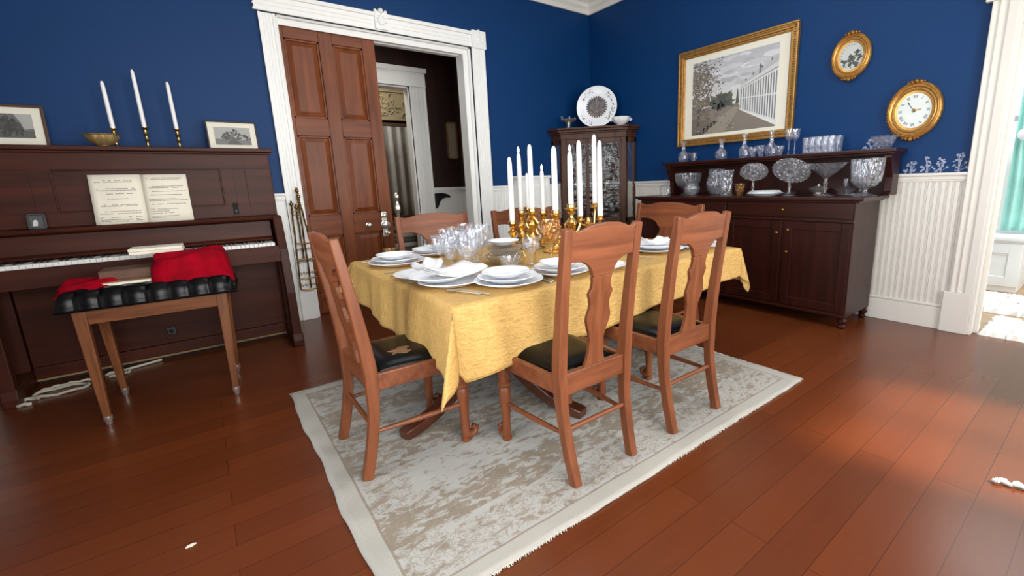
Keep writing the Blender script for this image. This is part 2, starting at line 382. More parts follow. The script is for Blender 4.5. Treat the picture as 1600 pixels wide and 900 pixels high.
b = MB(); baseb(b, -4.115, 0, 0, 'y'); struct(b, 'baseboard_right', M['cream'], bevel=.003)
# back opening: fluted casing, head, corner rosette, middle ornament, jamb lining
b = MB()
def flute_v(mb, x0, x1, z0, z1, y=0, out=1):
    mb.box(x0, x1, y-.028*out, y, z0, z1); mb.box(x0, x0+.022, y-.038*out, y, z0, z1); mb.box(x1-.022, x1, y-.038*out, y, z0, z1); n = 3; s = (x1-x0-.06)/n
    for i in range(n): mb.box(x0+.03+s*i+.004, x0+.03+s*(i+1)-.004, y-.032*out, y, z0, z1)
flute_v(b, CX0, OX0, .33, OZ-.01); flute_v(b, OX1, CX1, .33, OZ+.005)
b.box(CX0-.01, OX0, -.045, 0, 0, .33); b.box(OX1, CX1+.01, -.045, 0, 0, .33)
b.box(CX0-.02, CX1-.03, -.03, 0, OZ, 2.945)
for z0, z1, d in ((OZ, OZ+.02, .042), (OZ+.05, OZ+.062, .036), (OZ+.085, OZ+.1, .036), (2.915, 2.95, .052)): b.box(CX0-.03, CX1-.02, -d, 0, z0, z1)
struct(b, 'trim_6', M['white'], bevel=.003)
b = MB(); b.box(CX1-.165, CX1+.012, -.055, 0, OZ-.01, 2.965); b.X = Matrix.Translation((CX1-.077, -.055, OZ+.085)) @ Matrix.Rotation(PI/2, 4, 'X')
b.lathe([(.05, 0), (.05, .006), (.04, .01), (.034, .004), (.02, .006), (.012, .014), (.004, .014)], 20); b.X = None
b.ball((CX1-.077, -.05, 2.955), .022, 8, 5)
mx = -2.835
b.box(mx-.062, mx+.062, -.06, 0, OZ+.01, 2.96)
for i in range(7):
    a = PI*(i/6); b.tube([(mx, -.062, OZ+.05), (mx+.035*math.cos(a), -.068, OZ+.08+.05*math.sin(a)), (mx+.052*math.cos(a), -.06, OZ+.07+.075*math.sin(a))], [.012, .012, .006], 6)
b.ball((mx, -.062, 2.965), .026, 8, 5); b.ball((mx-.05, -.05, 2.962), .018, 8, 5); b.ball((mx+.05, -.05, 2.962), .018, 8, 5)
struct(b, 'trim_7', M['white'], bevel=.002)
b = MB()
b.box(OX0, OX0+.02, 0, .03, 0, OZ); b.box(OX1-.03, OX1, 0, .2, 0, OZ); b.box(OX0, OX1, 0, .2, OZ-.02, OZ)
b.box(OX1-.085, OX1-.03, .03, .2, 0, OZ-.02); b.box(OX0, OX1-.085, .03, .045, OZ-.075, OZ-.02); b.box(OX0, OX1-.085, .125, .2, OZ-.075, OZ-.02)
struct(b, 'trim_8', M['white'], bevel=.003)
# six panel sliding door, half drawn across the opening
DX0, DX1, DY = -3.735, -2.895, .055
b = MB(); st = .055
cols = [(-3.70, -3.41), (-3.292, -3.015)]; rows = [(1.925, 2.62), (1.0, 1.765), (.22, .80)]
zt = OZ-.03
for x0, x1 in ((DX0, cols[0][0]), (cols[0][1], cols[1][0]), (cols[1][1], DX1)): b.box(x0, x1, DY, DY+.05, .01, zt)
struct_door = struct(b, 'door_1', M['door'], bevel=.003)
b = MB()
for z0, z1 in ((.01, .22), (.80, 1.0), (1.765, 1.925), (2.62, zt)):
    for x0, x1 in cols: b.box(x0, x1, DY, DY+.05, z0, z1)
b.build('rail', M['doorx'], struct_door, bevel=.003)
for x0, x1 in cols:
    for z0, z1 in rows:
        b = MB(); q = .06; y0, y1 = DY+.03, DY+.008
        b.add([(x0, y0, z0), (x1, y0, z0), (x1, y0, z1), (x0, y0, z1), (x0+q, y1, z0+q), (x1-q, y1, z0+q), (x1-q, y1, z1-q), (x0+q, y1, z1-q)],
              [(4, 5, 6, 7), (0, 1, 5, 4), (1, 2, 6, 5), (2, 3, 7, 6), (3, 0, 4, 7)])
        for u0, u1, w0, w1 in ((x0, x0+.018, z0, z1), (x1-.018, x1, z0, z1), (x0, x1, z0, z0+.018), (x0, x1, z1-.018, z1)): b.box(u0, u1, DY+.012, DY+.034, w0, w1)
        b.build('panel', M['door'], struct_door, bevel=.003)
def knob(mb, x, z, r, y=DY):
    mb.X = Matrix.Translation((x, y, z)) @ Matrix.Rotation(PI/2, 4, 'X')
    mb.lathe([(r*.95, -.002), (r*.95, .006), (r*.4, .01), (r*.35, .03), (r*.9, .045), (r, .058), (r*.7, .07), (.002, .073)], 14); mb.X = None
b = MB(); knob(b, -3.155, .875, .026); b.build('knob', M['silver'], struct_door)
b = MB(); knob(b, -2.985, .865, .042); knob(b, -2.99, .965, .024); knob(b, -2.965, .775, .02)
b.box(-3.012, -2.958, DY-.006, DY+.01, .74, 1.0); b.build('door_handle', M['silver'], struct_door)

# right opening: casing with plinth and capital
b = MB()
for y0, y1, d in ((-4.288, -4.15, .026), (-4.165, -4.15, .036), (-4.20, -4.19, .036), (-4.288, -4.235, .036)): b.box(-d, 0, y0, y1, .32, 2.40)
b.box(-.045, 0, -4.285, -4.115, 0, .32); b.box(-.04, 0, RY0-.13, -4.13, 2.385, 2.60); b.box(-.055, 0, RY0-.15, -4.115, 2.375, 2.405)
b.box(-.03, 0, RY0-.12, RY0, 0, 2.40)
b.box(0, .2, RY1, RY1+.0, 0, RZ)
struct(b, 'trim_9', M['cream'], bevel=.004)
b = MB(); b.box(-.03, .2, RY1-.022, RY1, 0, RZ); b.box(.06, .11, RY1-.05, RY1-.02, 0, RZ); b.box(-.02, .2, RY0, RY1, RZ-.022, RZ); b.box(-.02, .2, RY0, RY0+.022, 0, RZ)
struct(b, 'trim_10', M['cream'], bevel=.003)

# ------------------------------------------------ hall behind the back opening
HYW = 1.5
hx0, hx1, hz = -3.3, -2.02, 2.61
b = MB(); b.box(-5, hx0, HYW, HYW+.15, RAIL, H); b.box(hx1, -1.33, HYW, HYW+.15, RAIL, H); b.box(hx0, hx1, HYW, HYW+.15, hz, H)
b.box(-1.33, -1.18, .2, HYW+.15, RAIL, H); b.box(-5.1, -5, .2, HYW, 0, H); b.box(-5, OX0, .2, .215, 0, H); b.box(OX1+.0, -1.33, .2, .215, 0, H); b.box(OX0, OX1, .2, .215, OZ, H); struct(b, 'wall_hall', M['hallwood'])
b = MB(); b.box(-5, hx0-.01, HYW+.15, HYW+.165, 0, H); b.box(hx1+.01, .3, HYW+.15, HYW+.165, 0, H); b.box(hx0-.01, hx1+.01, HYW+.15, HYW+.165, hz, H); struct(b, 'wall_parlor_front', M['beige'])
b = MB(); b.box(-5, hx0, HYW, HYW+.15, 0, RAIL-.03); b.box(hx1, -1.33, HYW, HYW+.15, 0, RAIL-.03); b.box(-1.33, -1.18, .2, HYW+.15, 0, RAIL-.03)
b.box(-1.9, -1.33, HYW-.03, HYW, RAIL-.04, RAIL); b.box(-1.36, -1.33, .2, HYW, RAIL-.04, RAIL)
struct(b, 'trim_11', M['white'])
b = MB(); flute_v(b, hx1, -1.79, 0, hz, HYW); flute_v(b, hx0-.22, hx0, 0, hz, HYW)
b.box(hx0-.24, -1.785, HYW-.035, HYW, hz, 2.85); b.box(hx0-.26, -1.765, HYW-.055, HYW, 2.80, 2.86); b.box(hx0-.24, -1.785, HYW-.045, HYW, hz, hz+.02)
b.box(hx1-.02, hx1, HYW, HYW+.15, 0, hz); b.box(hx0, hx1, HYW, HYW+.15, hz-.02, hz)
struct(b, 'trim_12', M['white'], bevel=.003)
b = MB(); b.box(-5.1, .4, .2, 4.2, H-.1, H); struct(b, 'ceiling_hall', M['ceil'])
b = MB(); b.box(-5, .4, 3.2, 3.3, 0, H-.1); b.box(.3, .4, HYW+.15, 3.2, 0, H-.1); b.box(-5.1, -5, HYW, 3.3, 0, H-.1); struct(b, 'wall_parlor', M['beige'])

# ------------------------------------------------ sun room beyond the right opening
b = MB(); b.box(.2, 5, -8, -2.8, -.06, -.002); struct(b, 'floor_sunroom', M['tan'])
b = MB(); b.box(.2, 5, -8, -2.8, 3.0, 3.1); struct(b, 'ceiling_sunroom', M['ceil'])
b = MB(); b.box(.2, 5, -2.9, -2.8, 0, 3); b.box(.2, 5, -8, -7.9, 0, 3); b.box(2.62, 2.72, -8, -2.8, 0, .5); b.box(2.62, 2.72, -8, -2.8, 2.75, 3)
for y in (-3.0, -4.75, -6.2, -7.7): b.box(2.62, 2.72, y-.09, y+.09, .5, 2.75)
struct(b, 'wall_sunroom', M['white'])
b = MB()
for y in (-3.87, -5.47, -6.95): b.box(2.64, 2.68, y-.02, y+.02, .5, 2.75)
b.box(2.64, 2.68, -7.6, -3.0, 1.75, 1.81); o = struct(b, 'window_4', M['white'])
b = MB(); b.box(2.69, 2.695, -7.7, -3.0, .5, 2.75); b.build('pane', M['pane'], o)

# ================================================================== PIANO
PX0, PX1 = -5.64, -4.02
pn = thing('upright_piano', 'dark mahogany upright piano standing against the blue wall', 'piano', (0, 0, 0))
b = MB(); b.box(PX0-.13, PX1, -.48, -.04, 1.03, 1.56); b.box(PX0-.13, PX1, -.44, -.04, .05, 1.03); b.build('case', M['piano'], pn, bevel=.004)
b = MB(); b.box(PX0-.16, PX1+.025, -.54, -.02, 1.562, 1.592); b.box(PX0-.145, PX1+.012, -.515, -.03, 1.545, 1.562); b.build('lid', M['piano'], pn, bevel=.006, seg=3)
# upper panel: rails, stiles and three sunk fields
b = MB(); y0, y1 = -.502, -.48; xa, xb = PX0+.02, PX1-.015
b.box(xa, xb, y0, y1, 1.436, 1.545); b.box(xa, xb, y0, y1, 1.065, 1.16)
for x0, x1 in ((xa, PX0+.13), (-4.20, xb), (-4.36, -4.28), (-5.36, -5.26)): b.box(x0, x1, y0, y1, 1.16, 1.436)
for x0, x1 in ((-4.28, -4.20), (PX0+.13, -5.36)): b.box(x0, x1, y0+.005, y1, 1.16, 1.436)
b.box(-5.26, -4.36, -.488, -.478, 1.16, 1.436)
for x0, x1, z0, z1 in ((-4.2, -4.193, 1.09, 1.53),): b.box(x0, x1, y0-.0015, y0, z0, z1)
b.build('upper_panel', M['piano'], pn, bevel=.004)
b = MB()
for x0, x1, z0, z1 in ((-5.26, -4.36, 1.155, 1.166), (-5.26, -4.36, 1.43, 1.44), (-5.266, -5.255, 1.16, 1.436), (-4.366, -4.355, 1.16, 1.436)): b.box(x0, x1, -.507, -.495, z0, z1)
b.build('panel_molding', M['pianoz'], pn, bevel=.003)
b = MB(); b.box(-4.318, -4.282, -.5045, -.49, 1.082, 1.168); b.box(-4.322, -4.278, -.504, -.50, 1.16, 1.172); o_ = b.build('latch_hole_shade', M['gap'], pn)  # raised dark block; the hole's shade is put into its colour
b = MB(); b.box(-4.306, -4.292, -.508, -.5, 1.095, 1.12); b.build('latch', M['iron'], o_)
# shelf over the keys, fallboard, keybed
b = MB(); b.prism([(-.50, 1.062), (-.66, 1.062), (-.672, 1.05), (-.665, 1.036), (-.64, 1.028), (-.62, 1.02), (-.50, 1.02)], 'yz', PX0+.02, PX1-.005); b.build('shelf', M['piano'], pn, bevel=.003)
b = MB(); b.prism([(-.615, 1.022), (-.60, 1.022), (-.60, .87), (-.66, .87), (-.665, .885), (-.63, .90)], 'yz', PX0+.085, PX1-.075); b.build('fallboard', M['piano'], pn, bevel=.003)
b = MB(); b.box(PX0+.06, PX1-.06, -.83, -.42, .72, .80); b.box(PX0+.06, PX1-.06, -.85, -.82, .712, .838); b.build('key_bed', M['piano'], pn, bevel=.006)
b = MB(); kx0, kx1 = PX0+.095, PX1-.085; n = 52; w_ = (kx1-kx0)/n
for i in range(n): b.box(kx0+i*w_+.0007, kx0+(i+1)*w_-.0007, -.818, -.65, .835, .862)
kb = b.build('keyboard', M['ivory'], pn, bevel=.0015, seg=1)
b = MB()
for i in range(n-1):
    if i % 7 in (0, 2, 3, 5, 6): b.box(kx0+(i+1)*w_-.006, kx0+(i+1)*w_+.006, -.765, -.65, .86, .876)
b.build('black_keys', M['ebony'], kb, bevel=.002, seg=1)
# arms and slanting front legs
for x0, x1 in ((PX1-.062, PX1), (PX0, PX0+.062)):
    b = MB(); b.prism([(-.44, 1.035), (-.685, 1.058), (-.70, 1.035), (-.785, .80), (-.835, .45), (-.845, .10), (-.775, .10), (-.755, .55), (-.72, .69), (-.44, .69)], 'yz', x0, x1); lg = b.build('leg', M['pianoz'], pn, bevel=.006)
    b = MB(); b.prism([(-.865, 0), (-.865, .05), (-.85, .11), (-.43, .11), (-.43, 0)], 'yz', x0-.008, x1+.008); b.build('foot', M['pianoz'], lg, bevel=.008)
    b = MB(); b.box(x0+.005 if x0 > -5 else x0-.13, x1-.01 if x0 > -5 else x1, -.49, -.40, .11, .70); b.build('side_stile', M['pianoz'], pn, bevel=.005)
# lower panel
b = MB(); b.box(PX0+.07, PX1-.07, -.475, -.44, .13, .70); b.box(PX0+.07, PX1-.07, -.485, -.44, .045, .128); b.box(PX0+.07, -5.25, -.482, -.47, .13, .70); b.build('lower_panel', M['piano'], pn, bevel=.004)
b = MB(); b.box(PX0+.07, PX1-.07, -.47, -.44, .028, .044); b.build('base_strip', M['raw'], pn)
b = MB(); b.box(PX0+.07, PX1-.07, -.43, -.08, 0, .05); b.build('bottom_board', M['gap'], pn)
b = MB(); b.box(-4.865, -4.808, -.482, -.474, .195, .255); pl = b.build('escutcheon', M['ebony'], pn, bevel=.004)
b = MB(); b.X = Matrix.Translation((-4.836, -.48, .225)) @ Matrix.Rotation(PI/2, 4, 'X'); b.lathe([(.012, 0), (.007, .006), (.013, .014), (.002, .02)], 12); b.build('knob', M['iron'], pl)

# open music book leaning on the piano shelf
PT = 1.062
mu = thing('music_book', 'open music book with printed cream pages propped on the piano shelf', 'book', (0, 0, 0))
tl = .045
def page(mb, xa, xb, sgn, lines):
    nu, nv = 9, 6; P = []
    for j in range(nv):
        for i in range(nu):
            t = i/(nu-1); x = lerp(xa, xb, t); d = .022*math.sin(PI*min(1, t*1.15))*(1-.4*t); z = PT+.002+.335*j/(nv-1)
            P.append((x, -.595+(z-PT)*.24-d, z))
    mb.grid(P, nu, nv)
    for k, (z, t0, t1) in enumerate(lines):
        m_ = 12
        for h in range(m_):
            ta, tb = lerp(t0, t1, h/m_), lerp(t0, t1, (h+.86)/m_)
            if random.random() < .12: continue
            q = []
            for t, zz in ((ta, z), (tb, z), (tb, z+.0035), (ta, z+.0035)):
                d = .022*math.sin(PI*min(1, t*1.15))*(1-.4*t); zz = PT+zz; q.append((lerp(xa, xb, t), -.597+(zz-PT)*.24-d, zz))
            mb.face(q, 1)
lnL = [(.295, .18, .85), (.285, .18, .9), (.24, .15, .9), (.228, .12, .9), (.205, .2, .7), (.17, .3, .7), (.13, .15, .8), (.122, .15, .85), (.085, .1, .8), (.07, .1, .9), (.045, .1, .9), (.03, .1, .9), (.02, .1, .9)]
lnR = [(.31, .1, .9), (.30, .2, .9), (.25, .15, .9), (.24, .15, .8), (.215, .2, .95), (.19, .15, .9), (.16, .1, .7), (.15, .1, .95), (.125, .15, .9), (.09, .1, .7), (.075, .1, .5), (.06, .1, .6), (.04, .1, .7), (.03, .1, .4)]
b = MB(); page(b, -4.825, -5.09, -1, lnL); b.build('left_page', [M['paper'], plain('faint_print', S(150, 146, 138), .8)], mu, solid=.006)
b = MB(); page(b, -4.825, -4.57, 1, lnR); b.build('right_page', [M['paper'], bpy.data.materials['faint_print']], mu, solid=.006)

# small black photo frame on the shelf
ph = thing('photo_frame', 'tiny black framed photograph standing on the left of the piano shelf', 'photo frame', (-5.355, -.60, PT), R(4))
ph.rotation_euler = (R(-10), 0, R(4))
b = MB()
for x0, x1, z0, z1 in ((-.042, .042, 0, .012), (-.042, .042, .088, .1), (-.042, -.03, 0, .1), (.03, .042, 0, .1)): b.box(x0, x1, -.008, .008, z0, z1)
b.build('frame', M['blueframe'], ph, bevel=.002)
b = MB(); b.box(-.03, .03, 0, .004, .012, .088, 0, S(30, 30, 34)); b.prism([(-.02, .02), (.0, .02), (.004, .05), (-.006, .062), (-.018, .05)], 'xz', -.001, .001, 0, S(205, 205, 205)); b.build('photograph', M['paint'], ph)

# candlesticks, bowl and pictures on the piano lid
PL = 1.592
STICK = [(.036, 0), (.037, .006), (.033, .012), (.016, .02), (.009, .03), (.008, .05), (.013, .06), (.015, .066), (.009, .074), (.008, .09), (.014, .1), (.016, .108), (.01, .116), (.012, .13), (.017, .14), (.021, .146), (.021, .149), (.013, .15)]
def candlestick(loc, h, label, group, r=1.0, name='brass_candlestick'):
    k = h/.15; t = thing(name, label, 'candlestick', loc, 0, group)
    b = MB(); b.lathe([(q*r, z*k) for q, z in STICK[:5]], 20); b.build('base', M['brass'], t)
    b = MB(); b.lathe([(q*r, z*k) for q, z in STICK[4:14]], 16); b.build('stem', M['brass'], t)
    b = MB(); b.lathe([(q*r, z*k) for q, z in STICK[13:]], 16); b.build('socket', M['brass'], t)
    return t
def candle(loc, h, r, label, group, lit=False, tilt=(0, 0), name='taper_candle'):
    t = thing(name, label, 'candle', loc, 0, group); t.rotation_euler = (tilt[0], tilt[1], 0)
    b = MB(); b.lathe([(r, 0), (r*.97, h*.5), (r*.86, h*.9), (r*.7, h*.97), (r*.35, h), (.002, h+.002)], 16); b.build('wax_body', M['wax'], t)
    b = MB(); b.tube([(0, 0, h), (.001, 0, h+.006), (.002, 0, h+.014)], .0016, 5); b.build('wick', M['gap'], t)
    if lit:
        b = MB(); b.lathe([(.002, h+.004), (r*.42, h+.012), (r*.5, h+.02), (r*.3, h+.034), (.001, h+.05)], 10); b.build('flame', M['flame'], t)
    return t
for x, y, hs, top, who in ((-4.925, -.33, .14, 2.05, 'behind the brass bowl'), (-4.757, -.28, .16, 2.155, 'middle of the three on the piano'), (-4.573, -.28, .155, 2.09, 'nearest the small black framed picture')):
    candlestick((x, y, PL), hs, 'slim brass candlestick on the piano lid, '+who, 'candlesticks on the piano')
    candle((x, y, PL+hs-.003), top-PL-hs, .0135, 'plain unlit white taper candle on the piano, '+('tallest of the three' if top > 2.1 else who.replace('nearest', 'beside')), 'candles on the piano', tilt=(0, R(-1.0 if x < -4.9 else -.6)))
b = MB(); b.lathe([(.03, 0), (.034, .004), (.03, .010), (.048, .018), (.07, .036), (.083, .060), (.088, .078), (.098, .084), (.095, .087), (.082, .078), (.072, .050), (.045, .026), (.004, .02)], 40, wob=lambda a, k: .05*math.cos(9*a)*min(1, k/6) if k < 9 else .05*math.cos(9*a)*(1-(k-8)/5))
tag(b.build('brass_bowl', M['palegold'], loc=(-4.985, -.4, PL)), 'scalloped brass bowl sitting on the piano lid', 'bowl')
def framed(name, label, cat, w, h, fw, loc, rx, rz, mframe, art, mount):
    t = thing(name, label, cat, loc); t.rotation_euler = (rx, 0, rz)
    b = MB()
    for x0, x1, z0, z1 in ((-w/2, w/2, 0, fw), (-w/2, w/2, h-fw, h), (-w/2, -w/2+fw, fw, h-fw), (w/2-fw, w/2, fw, h-fw)): b.box(x0, x1, -.018, .0, z0, z1)
    b.build('frame', mframe, t, bevel=.003)
    b = MB(); b.box(-w/2+fw, w/2-fw, -.008, -.002, fw, h-fw); b.build('mount', M['mat_white'], t)
    b = MB(); art(b, -w/2+fw+mount, fw+mount*1.05, w-2*fw-2*mount, h-2*fw-2*mount, -.009); b.build('print', M['paint'], t)
    return t
def G(v): return S(v, v, v*.97)
def blob(mb, cx, cz, r, y, c, n=9, sq=1.0):
    mb.face([(cx+r*random.uniform(.7, 1.1)*math.cos(2*PI*i/n), y, cz+sq*r*random.uniform(.7, 1.1)*math.sin(2*PI*i/n)) for i in range(n)], 0, c)
def art_rider(mb, x, z, w, h, y):
    mb.face([(x, y, z), (x+w, y, z), (x+w, y, z+h), (x, y, z+h)], 0, G(96))
    mb.face([(x+.78*w, y-.0004, z+h), (x+w, y-.0004, z+h), (x+w, y-.0004, z+.4*h), (x+.88*w, y-.0004, z+.35*h), (x+.84*w, y-.0004, z+.7*h)], 0, G(176))
    mb.face([(x, y-.0004, z), (x+w, y-.0004, z), (x+w, y-.0004, z+.3*h), (x+.5*w, y-.0004, z+.24*h), (x, y-.0004, z+.2*h)], 0, G(78))
    for i in range(30): blob(mb, x+w*random.gauss(.72, .07), z+h*random.gauss(.5, .14), w*random.uniform(.03, .09), y-.0006-i*1e-5, G(random.uniform(28, 60)))
    for k in (.62, .68, .76, .82): mb.face([(x+k*w, y-.001, z+.1*h), (x+(k+.03)*w, y-.001, z+.1*h), (x+(k+.06)*w, y-.001, z+.4*h), (x+k*w, y-.001, z+.4*h)], 0, G(30))
def art_grove(mb, x, z, w, h, y):
    mb.face([(x, y, z), (x+w, y, z), (x+w, y, z+h), (x, y, z+h)], 0, G(176))
    mb.face([(x, y-.0004, z), (x+w, y-.0004, z), (x+w, y-.0004, z+.28*h), (x, y-.0004, z+.34*h)], 0, G(120))
    mb.face([(x+.3*w, y-.0005, z), (x+.75*w, y-.0005, z), (x+.55*w, y-.0005, z+.34*h), (x+.45*w, y-.0005, z+.34*h)], 0, G(80))
    for i in range(70):
        u = random.uniform(.2, .97); top = .9-abs(u-.52)*1.1
        blob(mb, x+w*u, z+h*random.uniform(.3, max(.4, top)), w*random.uniform(.02, .05), y-.0006-i*1e-5, G(random.uniform(40, 95)))
framed('framed_picture', 'brown framed grey print of a rider leaning at the left end of the piano', 'picture', .50, .285, .018, (-5.515, -.22, PL), R(-7), R(-1), M['brownframe'], art_rider, .045)
framed('framed_picture', 'small black framed print of trees leaning at the right end of the piano', 'picture', .355, .25, .013, (-4.215, -.16, PL), R(-8), R(1), M['blueframe'], art_grove, .04)

# white cord lying under the piano
b = MB()
def coil(cx, cy, rx, ry, a0, a1, n=18): return [(cx+rx*math.cos(lerp(a0, a1, i/n)), cy+ry*math.sin(lerp(a0, a1, i/n)), .011+.004*math.sin(i*1.7)) for i in range(n+1)]
b.tube(coil(-5.42, -.72, .13, .07, -2.6, 3.2)+coil(-5.38, -.66, .15, .06, 2.8, .3), .009, 7); b.tube(coil(-5.55, -.82, .05, .05, .6, 5.2), .011, 7); b.tube(coil(-5.17, -.6, .07, .05, -2, 2.6)+[(-5.0, -.5, .012), (-4.93, -.47, .012)], .009, 7)
tag(b.build('power_cord', M['cord']), 'loose pale cord coiled on the floor under the piano', 'cord')

# ================================================================== STOOL with velvet and books
SR = R(-3.5); SXC, SYC = -4.795, -1.335
st_ = thing('piano_stool', 'walnut piano stool with tufted black leather seat in front of the piano', 'stool', (SXC, SYC, 0), SR)
SW, SD, SZ = .385, .235, .655
for sx in (-1, 1):
    for sy in (-1, 1):
        tx, ty = sx*(SW-.075), sy*(SD-.05); bx_, by_ = sx*(SW-.09), sy*(SD-.01)
        b = MB(); b.rail([(bx_, by_, .045), (lerp(bx_, tx, .5), lerp(by_, ty, .5), .35), (tx, ty, SZ)], [.032, .046, .056], [.034, .046, .052]); lg = b.build('leg', M['stool'], st_, bevel=.004)
        b = MB(); b.lathe([(.013, 0), (.016, .006), (.016, .02), (.021, .026), (.021, .05), (.018, .052)], 12, (bx_, by_, 0)); b.build('ferrule', M['silver'], lg)
b = MB(); z0, z1 = .575, SZ
b.box(-SW+.10, SW-.10, -SD+.032, -SD+.058, z0, z1); b.box(-SW+.10, SW-.10, SD-.058, SD-.032, z0, z1); b.box(-SW+.06, -SW+.085, -SD+.07, SD-.07, z0, z1); b.box(SW-.085, SW-.06, -SD+.07, SD-.07, z0, z1)
b.build('apron', M['stoolx'], st_, bevel=.003)
nu, nv = 91, 55; P = []
def tuft(u, v):
    q = 0
    for i in range(8):
        for j in range(4):
            cx, cy = -.35+.1*i+(.05 if j % 2 else 0), -.165+.11*j
            q += -.030*math.exp(-(math.hypot(u-cx, v-cy)/.024)**2)
    return q
for j in range(nv):
    for i in range(nu):
        u, v_ = SW*math.sin((i/(nu-1)*2-1)*PI/2), SD*math.sin((j/(nv-1)*2-1)*PI/2)
        e = min(SW-abs(u), SD-abs(v_)); k = min(1, e/.045); ed = math.sqrt(max(0, 1-(1-k)**2))
        side = SD-abs(v_) < SW-abs(u); w_c = abs(math.sin(PI*(u+.03*math.sin(v_*20))/.095 if side else PI*v_/.095)); cr = 1-w_c**.45
        fade = max(0, 1-e/.10); inset = .013*cr*fade
        P.append((u-(0 if side else math.copysign(inset, u)), v_-(math.copysign(inset, v_) if side else 0), SZ+.022+.088*ed*(1-(.15+.1*math.sin(u*31+v_*17))*cr*fade)+tuft(u, v_)*min(1, max(0, (e-.03)/.04))))
b = MB(); b.grid(P, nu, nv); n0 = nu*nv
ring = [i for i in range(nu)]+[j*nu+nu-1 for j in range(1, nv)]+[(nv-1)*nu+i for i in range(nu-2, -1, -1)]+[j*nu for j in range(nv-2, 0, -1)]
low = [(b.v[i].x*1.012, b.v[i].y*1.012, SZ+.003) for i in ring]; L = len(ring); b.add(low, [])
for k in range(L): b.f.append([ring[k], n0+k, n0+(k+1) % L, ring[(k+1) % L]]); b.m.append(0); b.sm.append(False); b.c.append(None)
b.f.append([n0+k for k in range(L)]); b.m.append(0); b.sm.append(False); b.c.append(None)
seat = b.build('seat', M['leather'], st_)
b = MB(); b.tube([(-SW-.004, -SD-.004, SZ+.008), (SW+.004, -SD-.004, SZ+.008), (SW+.004, SD+.004, SZ+.008), (-SW-.004, SD+.004, SZ+.008), (-SW-.004, -SD-.004, SZ+.008)], .007, 6); b.build('piping', M['leather'], seat)
def on_stool(x, y, z=0): v = Matrix.Rotation(SR, 4, 'Z') @ Vector((x, y, z)); return (SXC+v.x, SYC+v.y, z)
ST = SZ+.100
def softcloth(name, label, cx, cy, w, d, h, z, rz, seed, skew=0):
    random.seed(seed); nu, nv = 44, 26; P = []; ph = [random.uniform(0, 6) for _ in range(8)]
    for j in range(nv):
        for i in range(nu):
            s, t = i/(nu-1)*2-1, j/(nv-1)*2-1
            r = (abs(s)**5+abs(t)**5)**.2; k = min(1, max(0, (1-r)/.30)); up = h*(1-(1-k)**2.6)
            q = up/h*9+2.2*s+ph[0]; wr = .012*math.sin(5*t+2.4*s+ph[0])+.009*math.sin(11*t-2*s+ph[1])+.005*math.sin(17*t+4*s+ph[2])
            fold = (.010*math.sin(q)+.006*math.sin(2.3*q+s*3))*(1 if k < .95 else 0)*min(1, k*5)
            out = 1+.035*math.sin(7*s+ph[4])*(1-k)*min(1, k*6)
            P.append((s*w/2*out+math.copysign(fold, s)*(abs(s) > abs(t)), t*d/2*out+math.copysign(fold, t)*(abs(t) >= abs(s)), up+wr*k+.008))
    b = MB(); b.grid(P, nu, nv)
    b.add([(p_[0], p_[1], 0) for p_ in P], [tuple([j*nu+i, (j+1)*nu+i, (j+1)*nu+i+1, j*nu+i+1]) for j in range(nv-1) for i in range(nu-1)], 0, True)
    ring = [i for i in range(nu)]+[j*nu+nu-1 for j in range(1, nv)]+[(nv-1)*nu+i for i in range(nu-2, -1, -1)]+[j*nu for j in range(nv-2, 0, -1)]
    for k in range(len(ring)):
        a_, c_ = ring[k], ring[(k+1) % len(ring)]; b.f.append([a_, nu*nv+a_, nu*nv+c_, c_]); b.m.append(0); b.sm.append(True); b.c.append(None)
    return tag(b.build(name, M['velvet'], loc=on_stool(cx, cy, z), rotz=SR+rz, angle=80, sub=1), label, 'cloth')
softcloth('velvet_cloth', 'thick folded red velvet cloth heaped on the right of the black stool', .185, -.02, .40, .36, .175, ST-.035, R(1), 5)
softcloth('velvet_cloth', 'flat red velvet cloth hanging over the left edge of the black stool', -.275, .03, .27, .36, .055, ST-.028, R(3), 9)
def book(name, label, w, d, h, loc, rz, mc, cat='book', grp=None, spine=False):
    t = thing(name, label, cat, loc, rz, grp)
    b = MB(); b.box(-w/2, w/2, -d/2, d/2, 0, .004); b.box(-w/2, w/2, -d/2, d/2, h-.004, h); b.box(w/2-.004, w/2, -d/2, d/2, .004, h-.004)
    if spine: b.box(-w/2, w/2-.004, -d/2, -d/2+.004, .004, h-.004)
    b.build('cover', mc, t, bevel=.0015)
    b = MB(); b.box(-w/2+.006, w/2-.004, -d/2+.005, d/2-.005, .004, h-.004); b.build('pages', M['paper'], t)
    return t
book('book', 'low cream edged book lying on the stool between the two red cloths', .24, .2, .035, on_stool(-.095, -.03, ST-.008), SR+R(2), M['raw'])
book('book', 'thick brown cloth bound book on top of the cream edged one on the stool', .25, .21, .055, on_stool(-.105, .035, ST+.028), SR+R(2), M['board'], spine=True)
t = thing('paper_stack', 'stack of white bound papers resting on the red velvet heap and brown book', 'papers', on_stool(.02, .13, ST+.15), SR+R(2))
b = MB(); b.box(-.125, .125, -.09, .09, 0, .018); b.build('pages', M['paper'], t, bevel=.003)
b = MB(); b.box(-.127, .122, -.092, .088, .0185, .036); b.build('pages', M['paper'], t, bevel=.004)

